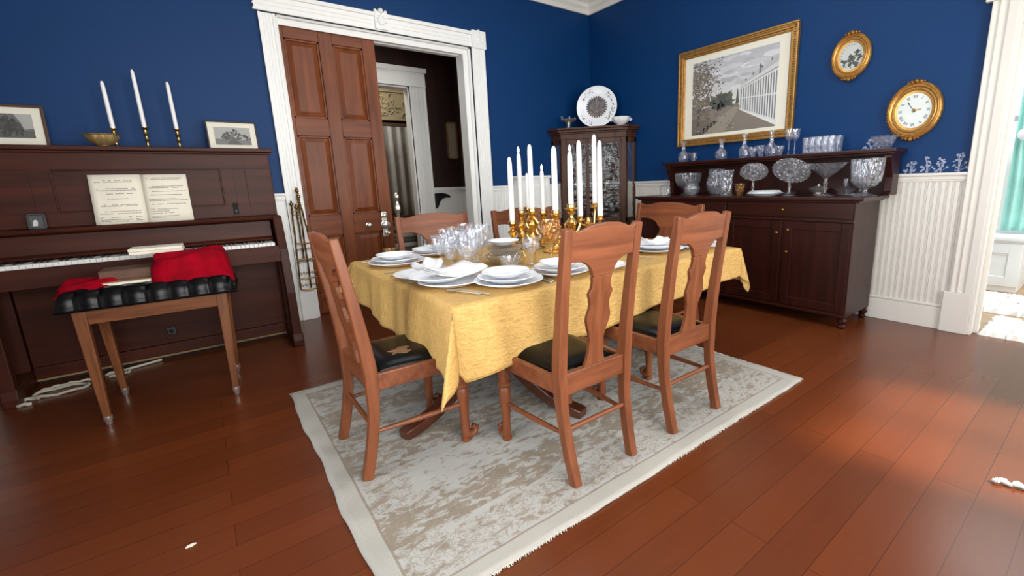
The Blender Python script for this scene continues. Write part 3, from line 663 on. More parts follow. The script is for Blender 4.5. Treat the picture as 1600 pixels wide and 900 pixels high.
# ================================================================== RUG, TABLE, CLOTH
RX, RYc, RT = -3.005, -2.83, .011
rug = thing('area_rug', 'large faded grey and tan patterned rug under the dining table', 'rug', (RX, RYc, 0))
nu, nv = 90, 72; P = []
random.seed(3)
for j in range(nv):
    for i in range(nu):
        s, t = i/(nu-1)*2-1, j/(nv-1)*2-1; e = min(1-abs(s), 1-abs(t))
        wx = .006*math.sin(t*7+1)+.002*math.sin(t*23); wy = .005*math.sin(s*6)+.002*math.sin(s*25+2)
        P.append((s*HX+(wx if abs(s) > .9 else 0), t*HY+(wy if abs(t) > .9 else 0), RT+.0015*math.sin(s*40)*math.sin(t*33)+(0.003*math.sin(t*24) if s < -.93 else 0)))
b = MB(); b.grid(P, nu, nv); b.build('pile', M['rug'], rug, solid=.009)
b = MB(); random.seed(5)
for side in (0, 1, 2):
    for k in range(420 if side else 330):
        L_ = random.uniform(.006, .020)
        if side == 0: x, y = HX-.004, lerp(-HY, HY, k/329); d = (L_, random.uniform(-.008, .008))
        else: x, y = lerp(-HX, HX, k/419), (-HY+.004 if side == 1 else HY-.004); L_ *= .6; d = (random.uniform(-.006, .006), -L_ if side == 1 else L_)
        b.tube([(x, y, .009), (x+d[0]*.6, y+d[1]*.6, .009), (x+d[0], y+d[1], .003)], [.0028, .0024, .001], 4)
b.build('fringe', M['fringe'], rug)

TX0, TX1, TY0, TY1, TZ = -3.765, -1.58, -3.268, -1.66, .762
tb = thing('dining_table', 'dark wooden pedestal dining table hidden under the gold cloth', 'table', (-2.67, -2.46, RT))
b = MB(); b.box(TX0+2.67+.01, TX1+2.67-.01, TY0+2.46+.01, TY1+2.46-.01, .715-RT, TZ-.008-RT); b.build('tabletop', M['table'], tb, bevel=.006)
b = MB(); b.box(-.95, .90, -.62, .62, .64, .715); b.build('apron', M['table'], tb)
for cx, cy, a0 in ((-.60, -.19, 17), (.55, .05, 5)):
    b = MB(); b.lathe([(.11, .66), (.11, .60), (.075, .56), (.06, .5), (.085, .44), (.105, .38), (.10, .32), (.085, .29), (.10, .27), (.10, .2), (.06, .17)], 24, (cx, cy, 0)); pd = b.build('pedestal', M['table'], tb)
    for k in range(4):
        a = R(a0+90*k+180); dx, dy = math.cos(a), math.sin(a)
        pts = [(.05, .28), (.14, .235), (.24, .165), (.34, .105), (.44, .062), (.54, .038), (.62, .03), (.655, .026)]
        b = MB(); b.rail([(cx+dx*u, cy+dy*u, z) for u, z in pts], [.06, .06, .062, .064, .066, .07, .074, .066], [.10, .085, .075, .068, .06, .056, .052, .046], (-dy, dx, 0)); b.build('leg', M['table'], pd, bevel=.006)

# draped cloth
def overf(x): return interp([(-3.8, .335), (-3.5, .315), (-3.2, .30), (-2.8, .27), (-2.4, .235), (-1.9, .215), (-1.5, .20)], x)   # near side
def overl(y): return interp([(-3.3, .335), (-2.8, .315), (-2.3, .285), (-1.65, .215)], y)
def overr(y): return .24
def overb(x): return .22
nu, nv = 132, 112; P = []; UV = []
random.seed(11)
EX = .34
for j in range(nv):
    for i in range(nu):
        # cloth coordinates: the middle span is the top, the outer span the overhang
        u = i/(nu-1); v_ = j/(nv-1); c1 = .14
        sx = -(c1-u)/c1 if u < c1 else ((u-(1-c1))/c1 if u > 1-c1 else 0)
        sy = -(c1-v_)/c1 if v_ < c1 else ((v_-(1-c1))/c1 if v_ > 1-c1 else 0)
        tx = min(1, max(0, (u-c1)/(1-2*c1))); ty = min(1, max(0, (v_-c1)/(1-2*c1)))
        x, y = lerp(TX0, TX1, tx), lerp(TY0, TY1, ty)
        ox = abs(sx)*(overl(y) if sx < 0 else overr(y)); oy = abs(sy)*(overf(x) if sy < 0 else overb(x))
        UV.append((x+ox*(1 if sx > 0 else -1), y+oy*(1 if sy > 0 else -1)))
        z = TZ; dx = dy = 0
        if ox and not oy:
            q = ox; rip = .010*math.sin(y*13)+.006*math.sin(y*29+1); h = q*.07+rip*min(1, q/.15)
            if sx < 0: h += .05*math.exp(-((y+1.75)/.10)**2)*min(1, q/.2)
            dx = (1 if sx > 0 else -1)*(h+.006*min(1, q/.02)); z = TZ-q
        elif oy and not ox:
            q = oy; rip = .012*math.sin(x*8.5+.6)+.007*math.sin(x*19+2); h = q*.06+rip*min(1, q/.15)
            dy = (1 if sy > 0 else -1)*(h+.006*min(1, q/.02)); z = TZ-q
        elif ox and oy:
            right = sx > 0; r = math.hypot(ox, oy)*(1.06 if right else .87); a = math.atan2(oy, ox)/(PI/2)
            k = .07+(.16 if right else .44)*math.exp(-((a-.5)/.20)**2); k2 = .05*math.sin(a*PI*4)
            hh = r*(k+k2*math.sin(a*PI)); dirn = lerp(0, PI/2, .5+.9*(a-.5) if abs(a-.5) < .5 else a)
            dx = (1 if sx > 0 else -1)*(hh*math.cos(dirn)+.005); dy = (1 if sy > 0 else -1)*(hh*math.sin(dirn)+.005)
            z = TZ-math.sqrt(max(0, r*r-hh*hh))
        else: z = TZ+.0012*math.sin(x*17)*math.sin(y*13)
        P.append((x+dx, y+dy, z))
b = MB(); b.grid(P, nu, nv)
cl = b.build('tablecloth', M['cloth'], solid=.003, angle=180)
uvl = cl.data.uv_layers.new(name='UVMap')
for lp in cl.data.loops: uvl.data[lp.index].uv = (UV[lp.vertex_index][0]*.9+UV[lp.vertex_index][1]*.5, UV[lp.vertex_index][1]*.9)
tag(cl, 'gold crinkled cloth draped over the dining table with a pointed hanging corner', 'tablecloth')

# ================================================================== CHAIRS
POST = [(-.265, 0), (-.235, .12), (-.207, .28), (-.198, .45), (-.208, .58), (-.232, .78), (-.262, .98), (-.275, 1.07)]
def ypost(z): return interp([(z_, y_) for y_, z_ in POST], z)
SPL = [(.472, .060), (.50, .048), (.54, .040), (.585, .038), (.62, .043), (.655, .056), (.685, .064), (.70, .063), (.728, .054), (.752, .050), (.775, .056), (.797, .064), (.808, .058), (.822, .050), (.845, .048), (.868, .053)]
def make_chair(label, x, y, rz, W=.40, top=1.08, depth=.48, WB=None, z=RT, patch=False):
    t = thing('dining_chair', label, 'chair', (x, y, z), rz, 'dining chairs around the gold table')
    hw = W/2-.02; hb = (WB or W)/2-.02; k = (top-.012)/1.07
    fx, fy = hw+.022, -.205+depth-.02
    for s in (-1, 1):
        b = MB(); n = 16; pts = []
        for i in range(n+1):
            zz = 1.07*i/n; pts.append((s*(lerp(hb, hw, min(1, zz/.45))), ypost(zz), zz*k))
        wd = [lerp(.038, .042, min(1, i/7)) if i < 8 else lerp(.042, .037, (i-8)/8) for i in range(n+1)]
        dp = [.044 if i < 6 else (.054 if i < 9 else lerp(.05, .034, (i-9)/7)) for i in range(n+1)]
        b.rail(pts, wd, dp); b.build('back_post', M['chair'], t, bevel=.005)
    # crest rail, curved slightly back in the middle
    b = MB(); n = 28; th = .022
    def crest_lo(a): return interp([(0, .868), (.25, .868), (.30, .885), (.42, .915), (.6, .936), (.8, .940), (1, .938)], a)
    def crest_hi(a): return interp([(0, 1.082), (.4, 1.077), (.65, 1.062), (.8, 1.056), (.9, 1.062), (1, 1.072)], a)
    vs = []; hx = hw-.008
    for i in range(n+1):
        a = 2*i/n-1; aa = abs(a)*hx/ .185 if False else abs(a)
        if aa < .29: lo = .868
        else: lo = crest_lo(aa)
        hi = crest_hi(aa); cv = -.012*(1-a*a)
        for zz in (lo, hi):
            yy = ypost(zz)+cv
            vs += [(a*hx, yy-th/2, zz*k), (a*hx, yy+th/2, zz*k)]
    fs = []
    for i in range(n):
        o, p_ = 4*i, 4*(i+1)
        fs += [(o, p_, p_+2, o+2), (o+1, o+3, p_+3, p_+1), (o, o+1, p_+1, p_), (o+2, p_+2, p_+3, o+3)]
    fs += [(0, 2, 3, 1), (4*n, 4*n+1, 4*n+3, 4*n+2)]
    b.add(vs, fs); b.build('crest_rail', M['chairx'], t, bevel=.004)
    b = MB(); kw = min(1.5, W/.40); vs = []
    for zz, h in SPL:
        yy = ypost(zz)-.010*math.sin(PI*min(1, (zz-.46)/.42)*.5)
        for s in (-1, 1): vs += [(s*h*kw, yy-.009, zz*k), (s*h*kw, yy+.009, zz*k)]
    m_ = len(SPL); fs = []
    for i in range(m_-1):
        o, p_ = 4*i, 4*(i+1); fs += [(o, o+2, p_+2, p_), (o+1, p_+1, p_+3, o+3), (o, p_, p_+1, o+1), (o+2, o+3, p_+3, p_+2)]
    fs += [(0, 1, 3, 2), (4*m_-4, 4*m_-2, 4*m_-1, 4*m_-3)]
    b.add(vs, fs); b.build('splat', M['chair'], t, bevel=.003)
    # seat rails
    b = MB(); yb, yf = -.198, fy+.018
    b.box(-hw+.012, hw-.012, yb-.016, yb+.014, .385, .478)
    b.rail([(-fx-.012, yf-.012, .43), (fx+.012, yf-.012, .43)], .026, .075, (0, 1, 0))
    for s in (-1, 1): b.rail([(s*hw, yb, .43), (s*fx, yf-.012, .43)], .026, .075, (1, 0, 0))
    b.build('seat_frame', M['chairx'], t, bevel=.004)
    # padded leather seat
    b = MB(); nu_, nv_ = 15, 13; P = []
    for j in range(nv_):
        for i in range(nu_):
            s, q = i/(nu_-1)*2-1, j/(nv_-1); h_ = lerp(hw-.022, fx-.006, q); e = min(1-abs(s), 1-abs(2*q-1))
            P.append((s*h_, lerp(yb+.018, yf-.02, q), .462+.034*(1-(1-min(1, e*2.2))**2)))
    b.grid(P, nu_, nv_); seat = b.build('seat', M['leather'], t, solid=.02)
    if patch:
        b = MB(); pz = .4975; pts = [(-.10, .05), (-.085, .055), (-.06, .03), (-.03, .045), (-.015, .015), (-.035, -.02), (-.03, -.045), (-.06, -.03), (-.085, -.05), (-.09, -.01), (-.115, .01)]
        b.prism([(u+.15, w_-.03) for u, w_ in pts], 'xy', pz-.006, pz); b.build('worn_patch', M['worn'], seat)
    # turned front legs on scrolled feet
    for s in (-1, 1):
        b = MB(); c = (s*(fx-.012), fy-.01, 0)
        b.lathe([(.020, 0), (.024, .005), (.024, .014), (.015, .02), (.021, .032), (.022, .06), (.020, .10), (.023, .16), (.027, .22), (.030, .265), (.023, .283), (.034, .295), (.034, .307), (.024, .318), (.031, .342), (.033, .365), (.026, .385), (.024, .41)], 18, c)
        lg = b.build('leg', M['chair'], t)
        b = MB(); b.tube([(c[0], c[1]-.006, .06), (c[0], c[1]+.006, .037), (c[0], c[1]+.028, .028), (c[0], c[1]+.05, .036), (c[0], c[1]+.056, .054), (c[0], c[1]+.044, .064), (c[0], c[1]+.034, .056)], [.014, .021, .021, .018, .016, .014, .009], 12, sx=1.2); b.build('scroll_foot', M['chair'], lg)
    b = MB()
    b.tube([(-hb, ypost(.235), .235*k), (hb, ypost(.235), .235*k)], .011, 10); b.build('stretcher', M['chairx'], t)
    for s in (-1, 1):
        b = MB(); b.tube([(s*hb, ypost(.21), .21*k), (s*lerp(hb, fx, .5), 0, .205), (s*(fx-.012), fy-.01, .20)], [.009, .013, .009], 10); b.build('stretcher', M['chairx'], t)
    return t
make_chair('oak chair with worn torn leather seat at the left end of the table', -3.862, -2.83, -PI/2, W=.465, top=1.065, depth=.44, patch=True)
make_chair('oak splat back chair on the near side, its back standing before the candlesticks', -3.300, -3.405, 0, W=.415, top=1.085, depth=.46, WB=.375)
make_chair('oak splat back chair on the near side, in line with the sideboard doors', -2.655, -3.415, 0, W=.425, top=1.085, depth=.46, WB=.415)
make_chair('oak chair across the table with its back before the open doorway', -3.085, -1.77, PI, W=.60, top=1.045, depth=.42, z=0)
make_chair('oak chair across the table, mostly hidden behind the candlesticks', -2.215, -1.76, PI, W=.66, top=1.04, depth=.42, z=0)
make_chair('broad oak chair at the far end of the table in front of the sideboard', -1.70, -2.52, PI/2, W=.68, top=1.048, depth=.42)

# ================================================================== ON THE TABLE
T0 = TZ+.003
def plate_prof(r): return [(r*.55, 0), (r*.60, .003), (r*.66, .008), (r*.97, .025), (r, .027), (r*.995, .030), (r*.96, .029), (r*.66, .0125), (r*.6, .008), (.001, .007)]
PLATE_H = .019
def plate(r, loc, label, group, name='dinner_plate', mat='china', sy=1.0, rz=0):
    b = MB(); b.lathe(plate_prof(r), 40, sy=sy); return tag(b.build(name, M[mat], loc=loc, rotz=rz), label, 'plate', group)
def bowlp(r, h): return [(r*.45, 0), (r*.48, .004), (r*.75, h*.35), (r*.97, h*.93), (r, h), (r*.97, h*.99), (r*.72, h*.42), (r*.4, .012), (.001, .010)]
GP = 'white plates laid on the gold table'
def stack(cx, cy, rs, where, offs=None):
    z = T0; ws = ['widest plate, lowest of the stack ', 'middle plate of the stack ', 'smallest plate, topmost of the stack ']
    if len(rs) == 2: ws = [ws[0], ws[2]]
    for k, r in enumerate(rs):
        ox, oy = offs[k] if offs else (0, 0)
        plate(r, (cx+ox, cy+oy, z), 'white '+ws[k]+where, GP, 'dinner_plate' if k < len(rs)-1 else 'side_plate'); z += PLATE_H+(.004 if k == len(rs)-2 else 0)
    return z
stack(-3.575, -2.05, (.178, .150, .115), 'by the far left table corner', [(0, 0), (-.005, .005), (-.01, .01)])
zz2 = stack(-3.585, -2.86, (.165, .160), 'in front of the worn leather chair', [(0, -.01), (-.035, .05)])
stack(-3.375, -3.075, (.172, .148, .118), 'beside the near hanging cloth corner', [(0, 0), (-.004, .004), (-.01, .008)])
stack(-3.045, -3.07, (.160, .140, .108), 'just left of the foremost chair back', [(0, 0), (0, .006), (.002, .01)])
stack(-3.27, -1.84, (.150, .118), 'before the chair by the open doorway', [(0, 0), (0, .01)])
stack(-2.56, -2.82, (.15, .12), 'seen through the foremost chair back', [(0, 0), (0, 0)])
stack(-2.10, -2.93, (.20, .17), 'seen between the two near side chairs', [(0, 0), (.01, .01)])
stack(-1.80, -3.04, (.17, .15), 'framed by the right hand near chair', [(0, 0), (0, .01)])
plate(.125, (-2.78, -3.135, T0), 'small white plate under a knife by the foremost chair back', GP, 'side_plate')
plate(.09, (-1.66, -3.10, T0), 'little white plate near the right end of the table', GP, 'side_plate')
# folded napkins
def napkin(label, pts, loc, rz, th=.012, curl=.015):
    b = MB(); n = 8
    for lay in range(3):
        q = 1-.06*lay; P = []
        for j in range(n):
            for i in range(n):
                s, t = i/(n-1), j/(n-1)
                x = lerp(lerp(pts[0][0], pts[1][0], s), lerp(pts[3][0], pts[2][0], s), t)*q; y = lerp(lerp(pts[0][1], pts[1][1], s), lerp(pts[3][1], pts[2][1], s), t)*q
                P.append((x, y, .004+lay*th*.5+curl*(s-.5)**2*2+.003*math.sin(7*t+lay)))
        b.grid(P, n, n)
    return tag(b.build('napkin', M['linen'], loc=loc, rotz=rz, solid=.003, angle=180), label, 'napkin', 'folded napkins')
napkin('broad white napkin spread over the plates in front of the worn leather chair', [(-.13, -.10), (.15, -.12), (.17, .11), (-.10, .12)], (-3.575, -2.84, zz2+.006), R(12), curl=.05)
napkin('white napkin folded into points behind the spread one near the crystal goblets', [(-.09, -.07), (.10, -.05), (.14, .10), (-.05, .06)], (-3.60, -2.585, T0+.026), R(35), curl=.09)
plate(.155, (-3.62, -2.59, T0), 'white plate under the pointed napkin near the crystal goblets', GP)
napkin('rolled white napkin on the plates before the chair by the doorway', [(-.07, -.035), (.08, -.035), (.08, .035), (-.07, .035)], (-3.22, -1.80, T0+.045), R(15), curl=.03)
napkin('white napkin on the plate seen through the foremost chair back', [(-.10, -.05), (.10, -.06), (.12, .06), (-.08, .05)], (-2.55, -2.81, T0+.045), R(20))
napkin('white napkin lying on the wide plates between the two near side chairs', [(-.09, -.06), (.10, -.06), (.08, .07), (-.08, .05)], (-2.08, -2.90, T0+.045), R(-20), curl=.06)
t = MB(); t.lathe([(.05, 0), (.046, .02), (.032, .07), (.018, .11), (.004, .15), (.001, .152)], 14, wob=lambda a, k: .14*math.cos(4*a+k*.4))
tag(t.build('napkin', M['linen'], loc=(-1.80, -3.02, T0+.032)), 'white napkin standing up in a cone on the farther right plates', 'napkin', 'folded napkins')
# cutlery
def cut_mesh(kind):
    b = MB()
    if kind == 'knife':
        b.rail([(0, 0, .004), (0, .09, .005)], [.013, .011], .006); b.prism([(-.006, .09), (.009, .09), (.011, .15), (.006, .205), (-.006, .215)], 'xy', .003, .0055)
    elif kind == 'fork':
        b.rail([(0, 0, .004), (0, .06, .005), (0, .13, .006)], [.014, .008, .007], .004); b.prism([(-.004, .128), (.004, .128), (.012, .145), (.012, .158), (-.012, .158), (-.012, .145)], 'xy', .004, .0065)
        for x in (-.0105, -.0035, .0035, .0105): b.rail([(x, .157, .005), (x, .205, .007)], [.0035, .0022], .002)
    else:
        b.rail([(0, 0, .004), (0, .06, .005), (0, .14, .006)], [.014, .008, .006], .004); b.lathe([(.002, 0), (.014, .002), (.019, .006), (.017, .006), (.001, .003)], 14, (0, .165, .003), 1, 1.5)
    return b
CM = {}
def cutlery(kind, x, y, rz, label):
    if kind not in CM: CM[kind] = cut_mesh(kind).build(kind, M['silver']); o = CM[kind]
    else: o = CM[kind].copy(); col.objects.link(o)
    o.location = (x, y, T0+.0005); o.rotation_euler = (0, 0, rz); tag(o, label, kind, 'table cutlery')
for k, (w, x, y, ang, wh) in enumerate([
    ('fork', -3.74, -2.30, -90, 'by the far left stack of plates'), ('knife', -3.73, -1.80, -95, 'by the far left stack of plates'), ('spoon', -3.42, -2.24, -80, 'by the far left stack of plates'),
    ('fork', -3.745, -2.68, -88, 'in front of the worn leather chair'), ('spoon', -3.745, -2.64, -84, 'in front of the worn leather chair'), ('knife', -3.748, -2.43, -90, 'in front of the worn leather chair'),
    ('fork', -3.555, -3.205, 20, 'left of the plates by the hanging cloth corner'), ('spoon', -3.585, -3.17, 25, 'left of the plates by the hanging cloth corner'), ('knife', -3.215, -3.21, -5, 'between the two near plate stacks'), ('spoon', -3.19, -3.19, -8, 'between the two near plate stacks'),
    ('fork', -2.87, -3.20, 5, 'right of the foremost plates'), ('knife', -2.75, -2.98, -60, 'across the table behind the foremost chair back'), ('spoon', -2.70, -2.72, -70, 'across the table behind the foremost chair back'),
    ('knife', -1.93, -3.215, 15, 'between the far near side plates'), ('fork', -2.36, -3.13, 5, 'left of the wide plates between the near side chairs')]):
    cutlery(w, x, y, R(ang), 'silver table %s lying %s' % (w, wh))
# cut crystal goblets
def goblet_prof(h, r):
    return [(r*.62, 0), (r*.62, .003), (r*.3, .008), (.008, .016), (.006, h*.2), (.011, h*.24), (.012, h*.27), (.007, h*.31), (.008, h*.36), (r*.55, h*.43), (r*.86, h*.56), (r*.98, h*.75), (r, h),
            (r*.965, h), (r*.94, h*.75), (r*.82, h*.57), (r*.5, h*.455), (.001, h*.43)]
b = MB(); b.lathe(goblet_prof(.205, .056), 24, wob=lambda a, k: (.035*(1 if int(a/(2*PI/24)+.5) % 2 else -1)) if 9 <= k <= 11 else 0)
gob = b.build('crystal_goblet', M['crystal']); first = True
gl_ = [(-3.43, -2.55, 1, 'foremost and leftmost'), (-3.405, -2.72, 1.12, 'foremost, beside the squat salt glass'), (-3.28, -2.36, 1.03, 'second row, in the middle'), (-3.41, -2.36, .95, 'at the left edge'),
       (-3.26, -2.13, 1.0, 'at the back left'), (-3.24, -2.50, 1.12, 'in front of the bowl stack'), (-3.03, -2.20, 1.08, 'at the back right'), (-3.08, -2.07, 1.1, 'hindmost'), (-3.12, -1.92, .95, 'farthest, near the hidden white bowl'), (-3.17, -2.33, 1.02, 'just left of the bowl stack')]
for x, y, s, w in gl_:
    o = gob if first else gob.copy()
    if not first: col.objects.link(o)
    first = False; o.location = (x, y, T0); o.scale = (s, s, s); o.rotation_euler = (0, 0, x*9)
    tag(o, 'cut crystal goblet in the cluster on the table, '+w, 'goblet', 'cut crystal goblets on the table')
def glassobj(name, prof, loc, label, cat='glass', mat='crystal', n=28, wob=None, group=None, sx=1, sy=1, rz=0):
    b = MB(); b.lathe(prof, n, sx=sx, sy=sy, wob=wob); return tag(b.build(name, M[mat], loc=loc, rotz=rz), label, cat, group)
flut = lambda n, a_: (lambda a, k: a_*math.cos(n*a))
glassobj('salt_glass', bowlp(.042, .06), (-3.40, -2.795, T0), 'squat frosted crystal salt glass in front of the goblets', 'salt dish', wob=flut(12, .04))
glassobj('salt_glass', bowlp(.036, .05), (-3.50, -2.56, T0), 'small low crystal salt dish left of the goblet bases', 'salt dish', wob=flut(12, .04))
glassobj('sugar_bowl', [(.036, 0), (.04, .006), (.026, .014), (.028, .022), (.052, .045), (.058, .075), (.060, .085), (.056, .085), (.05, .048), (.022, .028), (.001, .026)], (-3.19, -2.80, T0), 'footed crystal sugar bowl behind the near plate stack', 'bowl', wob=flut(14, .03))
glassobj('crystal_bowl', bowlp(.125, .055), (-3.075, -2.55, T0), 'wide cut crystal bowl, lower of two behind the sugar bowl', 'bowl', 'cutheavy', wob=flut(20, .03))
glassobj('crystal_bowl', [(q*.97, z) for q, z in bowlp(.12, .055)], (-3.065, -2.535, T0+.05), 'cut crystal bowl stacked on the wider one under a white plate', 'bowl', 'cutheavy', wob=flut(20, .03))
plate(.10, (-3.03, -2.47, T0+.107), 'white plate resting on top of the stacked crystal bowls', GP, 'side_plate')
glassobj('amber_dish', [(.02, 0), (.022, .004), (.016, .012), (.03, .03), (.048, .055), (.05, .062), (.045, .06), (.026, .034), (.001, .022)], (-3.505, -1.70, T0), 'small star shaped amber glass dish at the far left table corner', 'dish', 'amber', wob=lambda a, k: .2*math.cos(5*a)*(k/8), n=40)
def snifter(loc, s, label):
    t = thing('snifter', label, 'glass', loc)
    b = MB(); h = .155*s
    b.lathe([(.034, 0), (.034, .003), (.01, .01), (.006, .02), (.006, h*.34), (.02, h*.4), (.048, h*.55), (.056, h*.75), (.046, h), (.043, h), (.052, h*.75), (.044, h*.57), (.016, h*.43), (.001, h*.42)], 28); b.build('bowl', M['crystal'], t)
    for k in range(3):
        a = 2*PI*k/3+.4; b = MB(); b.tube([(.052*math.cos(a), .052*math.sin(a), h*.5), (.04*math.cos(a), .04*math.sin(a), h*.3), (.045*math.cos(a), .045*math.sin(a), .06), (.05*math.cos(a), .05*math.sin(a), .004)], [.003, .004, .003, .006], 6); b.build('leg', M['brass'], t)
snifter((-2.975, -2.70, T0), 1.08, 'round glass held in thin gold legs left of the gold goblet')
glassobj('gold_goblet', [(q*1.0, z) for q, z in goblet_prof(.255, .064)], (-2.79, -2.66, T0), 'tall gold tinted crystal goblet before the candlesticks', 'goblet', 'amber', 24, wob=lambda a, k: .03*math.cos(12*a) if 9 <= k <= 13 else 0)
b = MB(); b.lathe([(.022, 0), (.025, .004), (.02, .02), (.026, .05), (.024, .075), (.012, .09), (.018, .1), (.024, .115), (.02, .135), (.006, .15), (.001, .152)], 20, wob=flut(8, .05)); tag(b.build('salt_shaker', M['china'], loc=(-2.33, -2.92, T0)), 'tall white china salt shaker behind the foremost chair post', 'salt shaker')
b = MB(); b.lathe(bowlp(.05, .035), 24, wob=flut(10, .05)); tag(b.build('glass_dish', M['amber'], loc=(-2.45, -2.55, T0)), 'low amber glass dish among the candlestick bases', 'dish')
glassobj('glass_dish', bowlp(.055, .04), (-2.20, -2.70, T0), 'clear cut glass dish beside the right hand plates', 'dish', wob=flut(14, .04))

# gold candlesticks with lit and unlit tapers
def ornate(loc, h, r, label, style):
    t = thing('gold_candlestick', label, 'candlestick', loc, random.random()*3, 'gold candlesticks on the table')
    k = h/.3; b = MB(); pet = lambda a, j: .10*math.cos(6*a)
    b.lathe([(.062*r, 0), (.064*r, .006), (.052*r, .014), (.040*r, .022), (.022*r, .034), (.016*r, .045)], 36, wob=pet); b.build('base', M['brass'], t)
    b = MB(); pr = [(.014, .04), (.012, .07), (.022, .085), (.027, .1), (.018, .112), (.012, .125), (.016, .15), (.024, .17), (.028, .185), (.018, .2), (.011, .215), (.014, .24), (.02, .25), (.013, .26)]
    b.lathe([(q*r*1.05, z*k if z > .045 else z) for q, z in pr], 20, wob=lambda a, j: .06*math.cos(8*a)); b.build('stem', M['brass'], t)
    b = MB(); b.lathe([(.013*r, .258*k), (.022*r, .264*k), (.034*r, .272*k), (.036*r, .276*k), (.022*r, .28*k), (.021*r, .297*k), (.026*r, h), (.024*r, h+.002), (.018*r, h-.004), (.001, h-.008)], 28, wob=lambda a, j: .07*math.cos(8*a) if 1 < j < 4 else 0); b.build('socket', M['brass'], t)
    if style == 'scroll':
        for s in (-1, 1):
            b = MB(); b.tube([(s*(.014+.04*math.sin(PI*q)*(1+.5*math.sin(3*PI*q))), .004, lerp(.06, .24, q)*k) for q in [i/14 for i in range(15)]], .007*r, 8); b.build('scroll', M['brass'], t)
    if style == 'leaf':
        for i in range(5):
            a = 2*PI*i/5; b = MB(); b.tube([(.016*math.cos(a), .016*math.sin(a), .1*k), (.05*math.cos(a), .05*math.sin(a), .13*k), (.062*math.cos(a), .062*math.sin(a), .17*k), (.05*math.cos(a), .05*math.sin(a), .185*k)], [.006, .009, .007, .003], 7); b.build('leaf', M['brass'], t)
    return t
cands = [(-2.675, -2.03, .205, .685, .0205, 'plain', False, 'leftmost of the front row'), (-2.549, -1.966, .28, .72, .0195, 'plain', True, 'second from the left'),
         (-2.575, -2.154, .30, .768, .020, 'scroll', False, 'third from the left, tallest of the left three'), (-2.559, -2.419, .295, .735, .0215, 'scroll', False, 'standing just behind the gold goblet'),
         (-2.428, -2.434, .33, .70, .020, 'leaf', True, 'wide leafy base right of the gold goblet'), (-2.34, -1.76, .29, .575, .015, 'plain', False, 'thin and hindmost on the left'), (-2.33, -1.96, .265, .59, .019, 'leaf', True, 'short one behind the gold goblet')]
random.seed(21)
for x, y, hs, top, r, style, lit, who in cands:
    ornate((x, y, T0), hs, 1.4 if r > .016 else 1.1, 'ornate gold candlestick, '+who, style)
    candle((x, y, T0+hs-.006), top-hs, r, 'white taper on the table, '+who+(', with a flame' if lit else ''), 'tapers on the table', lit)
# three branched candelabrum
cbx, cby = -2.255, -2.425
cb = thing('candelabrum', 'three branched gold candelabrum rising behind the foremost chair back', 'candelabrum', (cbx, cby, T0))
b = MB(); b.lathe([(.075, 0), (.078, .008), (.06, .02), (.035, .035), (.02, .05)], 36, wob=lambda a, k: .08*math.cos(8*a)); b.build('base', M['brass'], cb)
b = MB(); b.lathe([(.018, .05), (.016, .08), (.028, .1), (.03, .115), (.015, .13), (.018, .16), (.03, .18), (.018, .2), (.02, .215), (.01, .225)], 20); b.build('stem', M['brass'], cb)
arms = [(-.062, -.02, .235, .545, .0215, 'left arm'), (.055, .045, .325, .50, .019, 'raised back arm'), (.085, -.05, .238, .535, .019, 'right arm')]
rv = (.788, -.616); fv = (.616, .788)
for a, d, zc, L_, r, who in arms:
    ex, ey = rv[0]*a+fv[0]*d, rv[1]*a+fv[1]*d
    b = MB(); b.tube([(0, 0, .2), (ex*.4, ey*.4, .165), (ex*.8, ey*.8, .175), (ex, ey, zc-.045), (ex, ey, zc-.03)], [.009, .008, .008, .009, .012], 8); am = b.build('arm', M['brass'], cb)
    b = MB(); b.lathe([(.012, zc-.035), (.034, zc-.03), (.036, zc-.026), (.02, zc-.022), (.022, zc-.004), (.026, zc), (.018, zc-.004), (.001, zc-.006)], 24, (ex, ey, 0), wob=lambda a_, k: .08*math.cos(8*a_) if k < 3 else 0); b.build('socket', M['brass'], am)
    candle((cbx+ex, cby+ey, T0+zc-.005), L_, r, 'tall white taper held in the '+who+' of the gold candelabrum', 'tapers on the table')

# ================================================================== SIDEBOARD
CT, SHZ = 1.068, 1.43
sb = thing('sideboard', 'long dark mahogany sideboard with a glass filled upper shelf against the right wall', 'sideboard', (-.30, -2.55, 0))
def sbx(mb, x0, x1, y0, y1, z0, z1, mi=0): mb.box(x0+.30, x1+.30, y0+2.55, y1+2.55, z0, z1, mi)
SY0, SY1 = -3.625, -1.46
b = MB(); sbx(b, -.575, -.05, SY0, SY1, .10, 1.03); b.build('carcass', M['side'], sb, bevel=.004)
b = MB(); sbx(b, -.615, -.045, SY0-.06, SY1+.06, 1.04, CT); sbx(b, -.60, -.045, SY0-.03, SY1+.03, 1.024, 1.042); b.build('countertop', M['sidex'], sb, bevel=.006)
b = MB(); sbx(b, -.60, -.57, SY0-.004, SY1+.004, .872, .888); sbx(b, -.59, -.57, SY0, SY1, .10, .125); b.build('molding', M['sidex'], sb, bevel=.004)
n = 4; w_ = (SY1-SY0)/n
